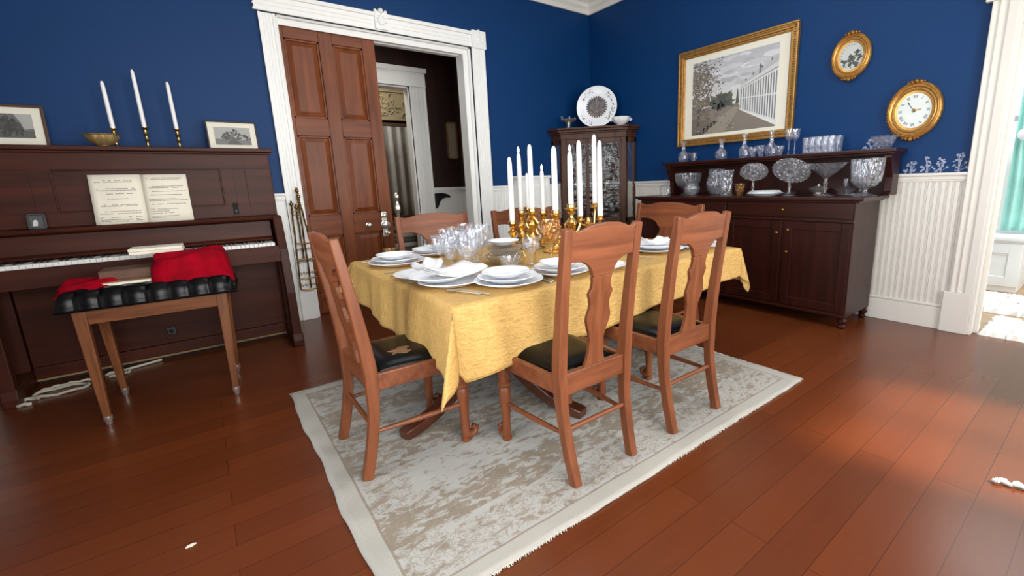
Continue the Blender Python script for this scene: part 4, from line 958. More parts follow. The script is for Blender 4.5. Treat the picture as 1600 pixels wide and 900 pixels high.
for i in range(n):
    y0, y1 = SY0+i*w_+.012, SY0+(i+1)*w_-.012
    if i % 2 == 0:
        b = MB(); sbx(b, -.59, -.572, y0, SY0+(i+2)*w_-.012, .90, 1.018); dr = b.build('drawer', M['sidex'], sb, bevel=.004)
        b = MB(); ym = (y0+SY0+(i+2)*w_)/2; b.X = Matrix.Translation((-.59+.30, ym+2.55, .96)) @ Matrix.Rotation(-PI/2, 4, 'Y'); b.lathe([(.008, 0), (.005, .004), (.011, .012), (.002, .017)], 12); b.build('knob', M['oldbrass'], dr)
    b = MB(); f_ = .07
    for u0, u1, q0, q1 in ((y0, y0+f_, .135, .865), (y1-f_, y1, .135, .865), (y0+f_, y1-f_, .135, .135+f_), (y0+f_, y1-f_, .865-f_, .865)): sbx(b, -.588, -.573, u0, u1, q0, q1)
    dr = b.build('door', M['side'], sb, bevel=.004)
    b = MB(); sbx(b, -.580, -.573, y0+f_, y1-f_, .135+f_, .865-f_); b.build('panel', M['side'], dr)
    b = MB(); yk = y1-.035 if i % 2 == 0 else y0+.035
    for zk in (.60, .79) if i % 2 == 0 else (.76,):
        b.X = Matrix.Translation((-.588+.30, yk+2.55, zk)) @ Matrix.Rotation(-PI/2, 4, 'Y'); b.lathe([(.008, 0), (.005, .004), (.012, .012), (.002, .018)], 12)
    b.X = None; b.build('knob', M['oldbrass'], dr)
for x in (-.54, -.095):
    for y in (SY0+.03, SY1-.03):
        b = MB(); b.lathe([(.018, 0), (.028, .012), (.030, .022), (.020, .034), (.026, .042), (.038, .058), (.038, .072), (.026, .086), (.034, .094), (.034, .104)], 20, (x+.30, y+2.55, 0)); b.build('foot', M['side'], sb)
b = MB(); sbx(b, -.30, -.035, -3.765, -1.53, SHZ-.028, SHZ); sbx(b, -.285, -.04, -3.75, -1.545, SHZ-.045, SHZ-.028); b.build('upper_shelf', M['sidex'], sb, bevel=.005)
b = MB(); sbx(b, -.06, -.045, -3.72, -1.58, CT, SHZ-.04); b.build('back_panel', M['side'], sb)
for y0, y1 in ((-3.735, -3.68), (-1.615, -1.565)):
    b = MB(); b.prism([(-.27+.3, SHZ-.04), (-.28+.3, SHZ-.07), (-.24+.3, SHZ-.14), (-.20+.3, SHZ-.22), (-.20+.3, CT+.03), (-.26+.3, CT), (-.055+.3, CT), (-.055+.3, SHZ-.04)], 'xz', y0+2.55, y1+2.55); b.build('shelf_post', M['side'], sb, bevel=.005)
# glass standing on the sideboard
GS, GU = 'pressed glass on the sideboard top', 'pressed glass on the upper shelf'
C0 = CT+.001
glassobj('glass_decanter', [(.055, 0), (.06, .005), (.06, .085), (.045, .11), (.018, .12), (.016, .135), (.02, .14), (.026, .155), (.016, .172), (.002, .18)], (-.36, -1.63, C0), 'squat cut glass decanter with stopper at the left end of the sideboard', 'decanter', n=16, wob=flut(8, .05), group=GS)
glassobj('punch_bowl', [(.07, 0), (.075, .01), (.04, .03), (.04, .05), (.11, .10), (.135, .16), (.14, .225), (.145, .24), (.138, .24), (.128, .16), (.1, .105), (.001, .07)], (-.22, -1.83, C0), 'large cut glass punch bowl in the left bay under the upper shelf', 'bowl', n=40, wob=flut(20, .03), group=GS)
glassobj('rose_bowl', [(.04, 0), (.045, .004), (.075, .04), (.082, .075), (.065, .115), (.045, .13), (.04, .13), (.06, .11), (.075, .075), (.04, .01), (.001, .008)], (-.34, -1.97, C0), 'small round glass rose bowl in front of the punch bowl', 'bowl', n=28, wob=flut(14, .03), group=GS)
glassobj('glass_jug', [(.05, 0), (.055, .006), (.085, .05), (.098, .11), (.09, .17), (.07, .21), (.075, .25), (.085, .27), (.078, .27), (.066, .215), (.085, .16), (.09, .11), (.05, .015), (.001, .012)], (-.20, -2.17, C0), 'big bellied glass jug between the punch bowl and the tall fluted vase', 'jug', n=32, wob=flut(16, .035), group=GS)
glassobj('glass_vase', [(.062, 0), (.066, .006), (.054, .015), (.048, .05), (.05, .15), (.062, .235), (.070, .25), (.064, .25), (.045, .15), (.042, .05), (.001, .02)], (-.42, -2.43, C0), 'tall straight fluted glass vase at the front of the sideboard', 'vase', n=32, wob=flut(8, .08), group=GS)
glassobj('glass_tumbler', bowlp(.055, .115), (-.30, -2.50, C0), 'little amber glass tumbler right of the tall fluted vase', 'tumbler', 'amber', wob=flut(12, .04), group=GS)
def tazza(loc, rp, h, tilt, rz, label):
    t = thing('glass_comport', label, 'comport', loc, rz, GS)
    b = MB(); b.lathe([(.062, 0), (.064, .005), (.035, .016), (.014, .028), (.010, .06), (.016, .075), (.012, .09), (.011, h*.62), (.016, h*.66), (.010, h*.72)], 24); b.build('stem', M['crystal'], t)
    b = MB(); b.X = Matrix.Translation((0, 0, h*.72)) @ Matrix.Rotation(R(tilt), 4, 'X')
    b.lathe([(.012, 0), (rp*.4, .006), (rp*.75, .016), (rp*.96, .034), (rp, .042), (rp*.97, .045), (rp*.72, .026), (rp*.38, .014), (.001, .010)], 44, wob=lambda a, k: .025*math.cos(22*a) if 3 <= k <= 5 else 0)
    for i in range(6):
        a = 2*PI*i/6; b.ball((rp*.28*math.cos(a), rp*.28*math.sin(a), .016), rp*.13, 8, 4, sz=.35)
    for i in range(16):
        a = 2*PI*i/16; b.ball((rp*.68*math.cos(a), rp*.68*math.sin(a), .026), rp*.07, 8, 4, sz=.5)
    b.build('dish', M['crystal'], t)
VR = R(-50)
tazza((-.36, -2.67, C0), .125, .27, 42, VR+R(-8), 'smaller glass comport with its round dish tipped forward beside the fluted vase')
tazza((-.40, -3.03, C0), .155, .27, 44, VR, 'larger glass comport with its round dish tipped forward over the white plates')
for k in range(3): plate(.155-.012*k, (-.44, -2.83, C0+.010*k), ['lowest', 'middle', 'topmost'][k]+' white plate of the three on the sideboard top', 'white plates on the sideboard')
t = thing('glass_comport', 'upright glass comport with deep conical bowl near the right of the sideboard', 'comport', (-.40, -3.325, C0), 0, GS)
b = MB(); b.lathe([(.072, 0), (.074, .005), (.04, .016), (.014, .03), (.011, .05), (.02, .066), (.012, .085), (.019, .105), (.011, .125), (.018, .15)], 24); b.build('stem', M['crystal'], t)
b = MB(); b.lathe([(.02, .15), (.06, .18), (.11, .225), (.14, .262), (.148, .27), (.140, .27), (.10, .228), (.05, .19), (.001, .17)], 40, wob=lambda a, k: .03*math.cos(20*a)); b.build('bowl', M['crystal'], t)
glassobj('sauce_tureen', [(.04, 0), (.045, .005), (.03, .014), (.06, .03), (.075, .05), (.078, .055), (.06, .065), (.03, .078), (.008, .084), (.012, .094), (.002, .1)], (-.22, -3.20, C0), 'low lidded silver dish behind the comport stems', 'dish', 'silver', 28, flut(12, .03))
glassobj('glass_basket', [(.05, 0), (.052, .005), (.06, .03), (.085, .055), (.05, .06), (.022, .075), (.017, .115), (.02, .135), (.016, .135), (.012, .11), (.001, .08)], (-.18, -3.40, C0), 'low glass bottle with slim neck behind the upright comport', 'bottle', wob=flut(12, .03), group=GS)
def celery(loc, r, h, label):
    t = thing('celery_vase', label, 'vase', loc, 0, GS); fl = lambda a, k: .035*math.cos(14*a)
    b = MB(); b.lathe([(r*.72, 0), (r*.74, .006), (r*.4, .018), (r*.16, .03), (r*.14, .05), (r*.22, .06)], 28); b.build('stem', M['crystal'], t)
    b = MB(); b.lathe([(r*.2, .06), (r*.6, .075), (r*.86, .115), (r*.94, .18), (r, h-.005), (r*1.02, h), (r*.97, h), (r*.9, .18), (r*.8, .12), (r*.5, .085), (.001, .075)], 56, wob=fl); b.build('bowl', M['crystal'], t)
celery((-.20, -3.52, C0), .085, .285, 'tall glass celery vase half hidden behind the biggest one')
celery((-.37, -3.61, C0), .112, .29, 'biggest fluted glass celery vase at the right end of the sideboard')
glassobj('glass_dish', bowlp(.06, .022), (-.52, -3.60, C0), 'flat clear glass dish on the front right corner of the sideboard', 'dish', wob=flut(12, .03), group=GS)
glassobj('glass_dish', bowlp(.075, .03), (-.26, -2.95, C0), 'shallow clear dish behind the tipped comports', 'dish', wob=flut(12, .03), group=GS)
U0 = SHZ+.001
def carafe(h, r): return [(r*.8, 0), (r*.85, .004), (r, h*.14), (r, h*.34), (r*.72, h*.46), (r*.36, h*.54), (r*.33, h*.8), (r*.62, h*.97), (r*.64, h), (r*.55, h), (r*.27, h*.8), (r*.28, h*.56), (r*.6, h*.46), (r*.9, h*.32), (.001, h*.08)]
for x, y, h, r, lab in ((-.20, -1.745, .22, .058, 'leftmost of the tall carafes'), (-.19, -2.21, .205, .060, 'second from the left'), (-.20, -2.47, .235, .050, 'left of the little tumblers'), (-.20, -2.74, .235, .050, 'left of the two tall flutes')):
    glassobj('glass_carafe', carafe(h, r), (x, y, U0), 'slim necked glass carafe on the upper shelf, '+lab, 'carafe', wob=flut(8, .05), group=GU)
glassobj('glass_cup', bowlp(.058, .095), (-.16, -1.85, U0), 'round glass cup right of the leftmost carafe', 'cup', 'glass', group=GU)
for x, y, h, lab in ((-.2, -2.56, .10, 'shortest of two between carafes'), (-.18, -2.63, .11, 'taller of two between carafes'), (-.2, -2.82, .09, 'next to the tall stemmed pair')):
    glassobj('glass_tumbler', bowlp(.042, h), (x, y, U0), 'little cut tumbler on the upper shelf, '+lab, 'tumbler', wob=flut(10, .04), group=GU)
def flute(h, r): return [(.036, 0), (.036, .003), (.008, .009), (.005, .02), (.005, h*.52), (.012, h*.56), (r*.85, h*.66), (r, h), (r*.93, h), (r*.78, h*.68), (.001, h*.6)]
glassobj('wine_glass', flute(.232, .038), (-.2, -2.905, U0), 'tall stemmed glass with flaring cup, left of the pair beside the gilt picture', 'wine glass', 'crystal', 20, flut(10, .03), GU)
glassobj('wine_glass', flute(.225, .038), (-.215, -2.965, U0), 'tall stemmed glass with flaring cup, right of the pair beside the gilt picture', 'wine glass', 'crystal', 20, flut(10, .03), GU)
tm = MB(); tm.lathe([(.026, 0), (.028, .004), (.033, .132), (.0345, .137), (.031, .137), (.026, .012), (.001, .010)], 30, wob=lambda a, k: .035*math.cos(10*a)); first = None
for i in range(5):
    for j in range(2):
        o = tm.build('fluted_tumbler', M['crystal']) if first is None else first.copy()
        if first is None: first = o
        else: col.objects.link(o)
        o.location = (-.235+.085*j, -3.075-.052*i-.02*j, U0)
        tag(o, 'fluted glass tumbler in the set on the upper shelf, %s row, %s from left' % (('front', 'back')[j], ('first', 'second', 'third', 'fourth', 'fifth')[i]), 'tumbler', 'fluted tumblers on the upper shelf')
glassobj('glass_bowl', [(.045, 0), (.048, .004), (.062, .04), (.085, .09), (.09, .1), (.086, .1), (.075, .085), (.055, .04), (.001, .014)], (-.19, -3.645, U0), 'flared fluted glass bowl at the right end of the upper shelf', 'bowl', wob=flut(14, .05), n=56, group=GU)

# ================================================================== CORNER CABINET
cc = thing('corner_cabinet', 'tall walnut corner cabinet with glazed front standing in the room corner', 'cabinet', (-.3, -.3, 0))
def off(pts): return [(x+.3, y+.3) for x, y in pts]
def foot(d): return off([(-.012, -.012), (-.72-d, -.012), (-.72-d, -.21-d*.4), (-.20-d*.4, -.87-d), (-.012, -.87-d)])
A, B = Vector((-.72+.3, -.21+.3)), Vector((-.20+.3, -.87+.3))
b = MB(); b.prism(foot(0), 'xy', 0, .70); b.build('base', M['cab'], cc, bevel=.004)
b = MB(); b.prism(foot(.012), 'xy', .0, .09); b.build('skirting', M['cab'], cc, bevel=.004); b = MB(); b.prism(foot(.015), 'xy', .69, .72); b.build('waist_molding', M['cab'], cc, bevel=.004)
b = MB(); b.prism(foot(0), 'xy', 1.79, 1.86); b.prism(foot(.02), 'xy', 1.855, 1.875); b.prism(foot(.045), 'xy', 1.875, 1.905); b.prism(foot(.07), 'xy', 1.905, 1.93); b.build('cornice', M['cab'], cc, bevel=.005)
dv = (B-A).normalized(); nv_ = Vector((-dv.y, dv.x))*(1 if (-dv.y+dv.x) < 0 else -1)
if nv_.x+nv_.y > 0: nv_ = -nv_
Lf = (B-A).length
def onface(mb, s0, s1, z0, z1, d0, d1):
    p0, p1 = A+dv*s0, A+dv*s1; q = [p0-nv_*d1, p1-nv_*d1, p1-nv_*d0, p0-nv_*d0]
    mb.prism([(v.x, v.y) for v in q], 'xy', z0, z1)
# glazed front with two glazing bars
b = MB(); onface(b, 0, .06, .72, 1.79, 0, .035); onface(b, Lf-.06, Lf, .72, 1.79, 0, .035); b.build('corner_post', M['cab'], cc, bevel=.004)
ss = [.06, .345, .505, Lf-.06]
b = MB()
for k in (0, 1, 2, 3):
    s = ss[k]; onface(b, s-(.0 if k == 0 else .022), s+(.045 if k == 0 else (.022 if k < 3 else 0)), .72, 1.79, 0, .03)
onface(b, .06, Lf-.06, .72, .78, 0, .03); onface(b, .06, Lf-.06, 1.725, 1.79, 0, .03); dr = b.build('door', M['cab'], cc, bevel=.004)
for k in range(3):
    b = MB(); onface(b, ss[k]+.02, ss[k+1]-.02, .78, 1.73, .013, .017); b.build('pane', M['pane'], dr)
b = MB(); p_ = A+dv*(ss[2]-.01)+nv_*.02; b.ball((p_.x, p_.y, 1.22), .014, 10, 6); b.build('knob', M['oldbrass'], dr)
# returns to each wall
for nm, P0, P1 in (('left', (-.42, .288), (-.42, .09)), ('right', (.10, -.57), (.288, -.57))):
    P0, P1 = Vector(P0), Vector(P1); d = (P1-P0).normalized(); L_ = (P1-P0).length; nn_ = Vector((d.y, -d.x))
    if nn_.dot(Vector((-1, -1))) < 0: nn_ = -nn_
    def of(mb, s0, s1, z0, z1, d0, d1):
        q = [P0+d*s0-nn_*d1, P0+d*s1-nn_*d1, P0+d*s1-nn_*d0, P0+d*s0-nn_*d0]; mb.prism([(v.x, v.y) for v in q], 'xy', z0, z1)
    b = MB(); of(b, 0, .035, .72, 1.79, 0, .03); of(b, L_-.035, L_, .72, 1.79, 0, .03); of(b, 0, L_, .72, .78, 0, .03); of(b, 0, L_, 1.725, 1.79, 0, .03); fr_ = b.build('side_frame', M['cab'], cc, bevel=.004)
    b = MB(); of(b, .03, L_-.03, .78, 1.73, .013, .017); b.build('pane', M['pane'], fr_)
b = MB(); b.prism(off([(-.03, -.03), (-.70, -.03), (-.03, -.85)]), 'xy', .72, .735); 
for z in (1.06, 1.40): b.prism(off([(-.03, -.03), (-.66, -.03), (-.66, -.2), (-.2, -.82), (-.03, -.82)]), 'xy', z, z+.014)
b.build('shelf', M['cab'], cc)
b = MB(); b.box(-.70+.3, -.015+.3, -.03+.3, -.015+.3, .72, 1.79); b.box(-.03+.3, -.015+.3, -.85+.3, -.015+.3, .72, 1.79); b.build('back_panel', M['cab'], cc)
random.seed(4)
for k, (u, d, z, h, r) in enumerate([(.16, .16, 1.074, .16, .045), (.27, .2, 1.074, .2, .04), (.40, .16, 1.074, .12, .06), (.58, .15, 1.074, .18, .045), (.70, .17, 1.074, .14, .05), (.2, .17, 1.414, .17, .045), (.33, .2, 1.414, .12, .055), (.46, .14, 1.414, .2, .04), (.62, .16, 1.414, .15, .05), (.22, .18, .736, .2, .05), (.45, .2, .736, .17, .07), (.64, .16, .736, .22, .045)]):
    p_ = A+dv*u-nv_*d
    glassobj('glass_goblet', goblet_prof(h, r), (p_.x-.3, p_.y-.3, z), 'glass goblet behind the panes of the corner cabinet, %s shelf, %s' % ({1.074: 'middle', 1.414: 'top', .736: 'bottom'}[z], ['leftmost', 'second from left', 'in the middle', 'second from right', 'rightmost', 'leftmost', 'second from left', 'third from left', 'rightmost', 'leftmost', 'in the middle', 'rightmost'][k]), 'goblet', 'crystal', 18, None, 'goblets inside the corner cabinet')
b = MB(); b.lathe([(.03, 0), (.02, .01), (.012, .03), (.03, .06), (.045, .1), (.04, .13), (.015, .15), (.008, .165)], 20, wob=flut(6, .08)); p_ = A+dv*.52-nv_*.12
tag(b.build('gold_vase', M['brass'], loc=(p_.x-.3, p_.y-.3, 1.074)), 'small gold vase on the middle shelf inside the corner cabinet', 'vase')
# on top of the cabinet
ZC = 1.931
pt = thing('display_platter', 'big white platter with a dark feathery round motif standing on the corner cabinet', 'platter', (-.36, -.505, ZC))
ang = math.atan2(-nv_.x, nv_.y)
pt.rotation_euler = (PI/2-R(9), 0, math.atan2(nv_.y, nv_.x)+PI/2)
rp = .262
b = MB(); b.lathe([(rp*.6, -.018), (rp*.66, -.012), (rp*.97, .006), (rp, .010), (rp*.985, .013), (rp*.9, .009), (rp*.68, -.004), (rp*.62, -.008), (.001, -.009)], 56, (0, rp, 0)); b.build('plate_body', M['china'], pt)
b = MB(); random.seed(8)
b.face([(.122*math.cos(2*PI*k/40), rp+.122*math.sin(2*PI*k/40), -.0072) for k in range(40)], 0, S(120, 114, 112))
for ring_, n_, sz in ((.125, 26, .017), (.105, 24, .018), (.083, 18, .018), (.06, 13, .017), (.035, 8, .016), (.012, 3, .016)):
    for i in range(n_):
        a = 2*PI*i/n_+ring_*40; cx_, cy_ = ring_*math.cos(a), ring_*math.sin(a)
        c_ = random.choice([S(40, 44, 58), S(58, 60, 76), S(92, 84, 80), S(70, 64, 62), S(120, 104, 92)]) if cy_ > -.05 or random.random() < .5 else random.choice([S(120, 88, 62), S(84, 60, 44), S(150, 120, 92)])
        q = []
        for k in range(8):
            t_ = 2*PI*k/8; u, v_ = sz*math.cos(t_), sz*.6*math.sin(t_); q.append((cx_+u*math.cos(a)-v_*math.sin(a), rp+cy_+u*math.sin(a)+v_*math.cos(a), -.0065-random.random()*.0006))
        b.face(q, 0, c_)
for i in range(190):
    a = random.uniform(0, 2*PI); r_ = random.uniform(.72, .9)*rp; c_ = random.choice([S(74, 78, 96), S(104, 98, 104), S(120, 104, 92)])
    if math.sin(a*3.5) > .1: 
        z_ = lerp(-.002, .0095, (r_/rp-.7)/.22)+.002; s_ = random.uniform(.004, .010)
        b.face([(r_*math.cos(a)+s_*math.cos(2*PI*k/6), rp+r_*math.sin(a)+s_*.6*math.sin(2*PI*k/6), z_) for k in range(6)], 0, c_)
b.build('painted_motif', M['paint'], pt)['kind'] = 'stuff'
t = thing('silver_compote', 'small footed silver compote on the left of the corner cabinet top', 'compote', (-.60, -.235, ZC))
b = MB(); b.lathe([(.045, 0), (.047, .006), (.03, .015), (.022, .035), (.032, .05), (.024, .062), (.05, .08), (.085, .098), (.095, .115), (.09, .118), (.045, .09), (.001, .08)], 32, wob=lambda a, k: .06*math.cos(8*a) if k > 6 else 0); b.build('bowl', M['silver'], t)
for s in (-1, 1):
    b = MB(); b.tube([(s*.088, 0, .108), (s*.115, 0, .118), (s*.122, 0, .14), (s*.105, 0, .148), (s*.09, 0, .13)], .006, 7); b.build('handle', M['silver'], t)
b = MB(); b.tube([(.03, .02, .11), (.034, .02, .15), (.03, .02, .165)], [.008, .011, .004], 8); b.build('finial', M['silver'], t)
t = thing('china_bowl', 'scalloped white china bowl on the right of the corner cabinet top', 'bowl', (-.135, -.72, ZC))
b = MB(); b.lathe([(.05, 0), (.052, .010), (.045, .020), (.085, .045), (.115, .085), (.118, .112), (.113, .113), (.10, .08), (.05, .034), (.001, .03)], 40, wob=lambda a, k: .05*math.cos(8*a) if 3 < k < 9 else 0); b.build('bowl', M['linen'], t)
for s in (-1, 1):
    b = MB(); b.tube([(s*.075, -s*.075, .07), (s*.09, -s*.09, .09), (s*.10, -s*.10, .088), (s*.085, -s*.085, .06)], .006, 7); b.build('handle', M['linen'], t)

# white slatted radiator cover by the back wall
rc = thing('radiator_cover', 'low white slatted cabinet against the back wall behind the candles', 'radiator cover', (-1.15, -.10, 0))
b = MB(); b.box(-.26, .26, -.10, .075, 1.315, 1.345); b.build('top', M['white'], rc, bevel=.004)
b = MB(); b.box(-.24, .24, -.075, .075, .04, 1.315); 
for i in range(14): b.box(-.225+i*.033, -.225+i*.033+.022, -.085, -.075, .12, 1.22)
b.box(-.245, -.21, -.088, -.07, 0, 1.315); b.box(.21, .245, -.088, -.07, 0, 1.315); b.build('panel', M['white'], rc, bevel=.002)

# ================================================================== ON THE RIGHT WALL
PW, PH = 1.314, 1.015
gp = thing('framed_picture', 'large gilt framed print of a street and long white colonnade above the sideboard', 'picture', (-.004, -2.193, 1.607), -PI/2)
b = MB()
def ringbox(mb, o, i, y0, y1, zc=PH/2, w=PW, h=PH):
    # rectangular ring: from o inside the outer edge to i, between depths y0..y1
    for x0, x1, z0, z1 in ((-w/2+o, w/2-o, o, i), (-w/2+o, w/2-o, h-i, h-o), (-w/2+o, -w/2+i, i, h-i), (w/2-i, w/2-o, i, h-i)): mb.box(x0, x1, y0, y1, z0, z1)
ringbox(b, 0, .02, -.045, 0); ringbox(b, .012, .055, -.036, 0); ringbox(b, .055, .072, -.028, 0); ringbox(b, .068, .080, -.02, 0)
fr_ = b.build('frame', M['gilt'], gp, bevel=.005)
b = MB()
for k in range(60):
    for z in (.034, PH-.034): b.ball((-PW/2+.03+k*(PW-.06)/59, -.036, z), .0095, 6, 4, sz=.8)
for k in range(46):
    for x in (-PW/2+.034, PW/2-.034): b.ball((x, -.036, .03+k*(PH-.06)/45), .0095, 6, 4, sz=.8)
b.build('carved_bead', M['giltd'], fr_)
b = MB(); b.box(-PW/2+.075, PW/2-.075, -.012, -.006, .075, PH-.075); b.build('mount', M['mat_white'], gp)
b = MB(); random.seed(12)
ax0, az0, aw, ah, ay = -PW/2+.178, .115, PW-.356, PH-.255, -.0125
def ap(u, v, d=0): return (ax0+u*aw, ay-d, az0+v*ah)
def poly(pts, c, d): b.face([ap(u, v, d) for u, v in pts], 0, c)
for k in range(10): poly([(0, .35+.065*k), (1, .35+.065*k), (1, .35+.065*(k+1)), (0, .35+.065*(k+1))], S(*[lerp(a_, b_, k/9) for a_, b_ in ((226, 186), (226, 190), (222, 196))]), 0)
for i in range(60): 
    u, v_ = random.uniform(.3, 1), random.uniform(.55, .98); w_ = random.uniform(.04, .11); g_ = random.uniform(176, 226)
    poly([(min(1, max(0, u+w_*math.cos(2*PI*k/8))), min(1, max(0, v_+w_*.35*math.sin(2*PI*k/8)))) for k in range(8)], S(g_, g_+2, g_+5), .0001+i*2e-6)
poly([(0, 0), (1, 0), (1, .12), (.62, .28), (.58, .36), (0, .36)], S(128, 118, 104), .0003)
poly([(.02, 0), (.42, 0), (.60, .30), (.54, .32)], S(150, 140, 124), .0004); poly([(0, 0), (.15, 0), (.35, .16), (0, .24)], S(104, 94, 80), .0004)
for i in range(90):
    u, v_ = random.uniform(0, .58), random.uniform(.01, .34); w_ = random.uniform(.005, .03); poly([(u, v_), (u+w_, v_+.004), (u+w_, v_+.012), (u, v_+.01)], S(*random.choice([(78, 70, 62), (168, 160, 148), (96, 88, 76), (120, 96, 70)])), .0005+i*1e-6)
for i in range(46): poly([(min(.58, max(0, (.36+random.gauss(0, .06))+.03*math.cos(2*PI*k/8))), (.42+random.gauss(0, .045))+.04*math.sin(2*PI*k/8)) for k in range(8)], S(*random.choice([(62, 70, 58), (78, 84, 68), (52, 60, 52)])), .0007+i*1e-6)
for u in (.495, .57): poly([(u-.02, .36), (u+.02, .36), (u+.006, .52), (u, .56), (u-.006, .52)], S(70, 76, 62), .0008)
poly([(.07, .12), (.10, .12), (.11, .3), (.16, .45), (.145, .46), (.10, .36), (.09, .48), (.03, .62), (.02, .61), (.075, .45)], S(66, 58, 48), .0009)
for (u0, v0, u1, v1) in ((.14, .44, .24, .62), (.10, .36, .06, .72), (.2, .54, .34, .78), (.07, .6, .16, .88), (.22, .6, .16, .80)): poly([(u0, v0), (u0+.012, v0), (u1+.006, v1), (u1, v1)], S(72, 62, 52), .001)
for i in range(820):
    u = abs(random.gauss(.10, .12)); v_ = random.gauss(.72, .15)
    if u > .42 or v_ > .99 or v_ < .3: continue
    w_ = random.uniform(.004, .014); poly([(max(0, u+w_*math.cos(2*PI*k/6)), min(1, v_+w_*math.sin(2*PI*k/6))) for k in range(6)], S(*random.choice([(104, 92, 76), (120, 108, 92), (86, 76, 64), (138, 128, 112)])), .0011+i*1e-6)
for i in range(110):
    u = random.uniform(0, .24); v_ = random.uniform(.2, .5); w_ = random.uniform(.008, .026); poly([(max(0, u+w_*math.cos(2*PI*k/6)), v_+w_*math.sin(2*PI*k/6)) for k in range(6)], S(*random.choice([(112, 96, 78), (96, 84, 68), (130, 116, 98)])), .0013+i*1e-6)
# long pale building in perspective
def bl(t, v0, v1): return (lerp(.60, 1.0, t), lerp(lerp(.30, .02, t), lerp(.58, .76, t), lerp(v0, v1, 1) if False else v0))
def bp_(t, q): return (lerp(.60, 1.0, t), lerp(lerp(.27, .045, t), lerp(.57, .78, t), q))
poly([bp_(0, 0), bp_(1, 0), bp_(1, 1), bp_(0, 1)], S(216, 218, 216), .0016)
poly([bp_(0, 1), bp_(1, 1), bp_(1, 1.1), bp_(.0, 1.06)], S(188, 190, 190), .0017); poly([bp_(0, .9), bp_(1, .9), bp_(1, .92), bp_(0, .92)], S(128, 130, 132), .0018)
poly([bp_(0, .0), bp_(1, -.04), bp_(1, .03), bp_(0, .03)], S(236, 236, 232), .0018)
for i in range(15):
    t_ = (i+.25)/15; 
    poly([bp_(t_, .06), bp_(t_+.030, .06), bp_(t_+.030, .86), bp_(t_, .86)], S(112, 116, 122), .0019); poly([bp_(t_+.0, .46), bp_(t_+.032, .46), bp_(t_+.032, .50), bp_(t_, .50)], S(206, 208, 206), .002)
    poly([bp_(t_+.034, .04), bp_(t_+.05, .04), bp_(t_+.05, .9), bp_(t_+.034, .9)], S(242, 243, 240), .002)
for t_ in (.12, .32, .55, .8): poly([bp_(t_, 1.06), bp_(t_+.05, 1.06), bp_(t_+.04, 1.15), bp_(t_+.01, 1.15)], S(98, 98, 104), .0016)
poly([(.80, .68), (.82, .68), (.815, .74), (.82, .78), (.81, .80), (.80, .78), (.805, .74)], S(90, 90, 96), .0021)
b.build('print', M['paint'], gp)

def oval_frame(t, rw, rh, inner):
    prof = [(1.0, 0), (1.02, .012), (1.0, .028), (.93, .038), (.90, .03), (.86, .034), (.80, .026), (.76, .03), (.70, .014), (inner, .012), (inner, 0)]
    b = MB(); b.X = Matrix.Rotation(PI/2, 4, 'X')
    b.lathe([(rw*q, z) for q, z in prof], 64, sy=rh/rw, cap=False); fr = b.build('frame', M['gilt'], t)
    b = MB()
    for k in range(56):
        a = 2*PI*k/56; b.ball((rw*.975*math.cos(a), -.03, rh*.975*math.sin(a)), .0055, 6, 4)
    for s in (-1, 1):
        b.ball((0, -.03, s*rh*1.02), .02, 8, 6)
        for u in (-1, 1): b.ball((u*.028, -.03, s*rh*1.0), .014, 8, 6); b.ball((u*.05, -.03, s*rh*.985), .010, 8, 6)
    b.build('carved_ornament', M['giltd'], fr)
def oval_pts(rw, rh, n=48, y=0): return [(rw*math.cos(2*PI*k/n), y, rh*math.sin(2*PI*k/n)) for k in range(n)]
def stroke(mb, p, q, w, y, mi=0, c=None):
    d = Vector((q[0]-p[0], q[1]-p[1])); n_ = Vector((-d.y, d.x)).normalized()*w/2
    mb.face([(p[0]-n_.x, y, p[1]-n_.y), (p[0]+n_.x, y, p[1]+n_.y), (q[0]+n_.x, y, q[1]+n_.y), (q[0]-n_.x, y, q[1]-n_.y)], mi, c)
ck = thing('wall_clock', 'oval gilt framed clock with white dial low on the right wall beside the doorway', 'clock', (-.002, -3.772, 1.715), -PI/2)
CW, CH = .180, .212; oval_frame(ck, CW, CH, .615)
b = MB(); b.add(oval_pts(CW*.64, CH*.64, y=-.010)+oval_pts(CW*.64, CH*.64, y=-.004), [tuple(range(48))[::-1], tuple(range(48, 96))]); b.build('dial', M['dial'], ck)
def roman(mb, s, cx, cz, rot, h, y):
    w_ = {'I': .35, 'V': .75, 'X': .75}; tot = sum(w_[c] for c in s)*h; x = -tot/2
    def P(u, v): return (cx+u*math.cos(rot)-v*math.sin(rot), cz+u*math.sin(rot)+v*math.cos(rot))
    for c in s:
        q = w_[c]*h
        if c == 'I': stroke(mb, P(x+q/2, -h/2), P(x+q/2, h/2), h*.16, y)
        if c == 'V': stroke(mb, P(x+q*.1, h/2), P(x+q/2, -h/2), h*.18, y); stroke(mb, P(x+q*.9, h/2), P(x+q/2, -h/2), h*.08, y)
        if c == 'X': stroke(mb, P(x+q*.1, h/2), P(x+q*.9, -h/2), h*.18, y); stroke(mb, P(x+q*.9, h/2), P(x+q*.1, -h/2), h*.08, y)
        x += q
b = MB()
for k, s in enumerate(['XII', 'I', 'II', 'III', 'IIII', 'V', 'VI', 'VII', 'VIII', 'IX', 'X', 'XI']):
    a = PI/2-2*PI*k/12; roman(b, s, CW*.50*math.cos(a), CH*.50*math.sin(a), a-PI/2, .021, -.0108)
b.build('numerals', M['ink'], ck)
b = MB(); stroke(b, (.008, -.01), (-.040, .055), .004, -.013); b.face([(-.044, -.0131, .05), (-.03, -.0131, .052), (-.045, -.0131, .07)]); b.build('minute_hand', M['ink'], ck)
b = MB(); stroke(b, (-.012, -.003), (.045, .008), .007, -.0125)
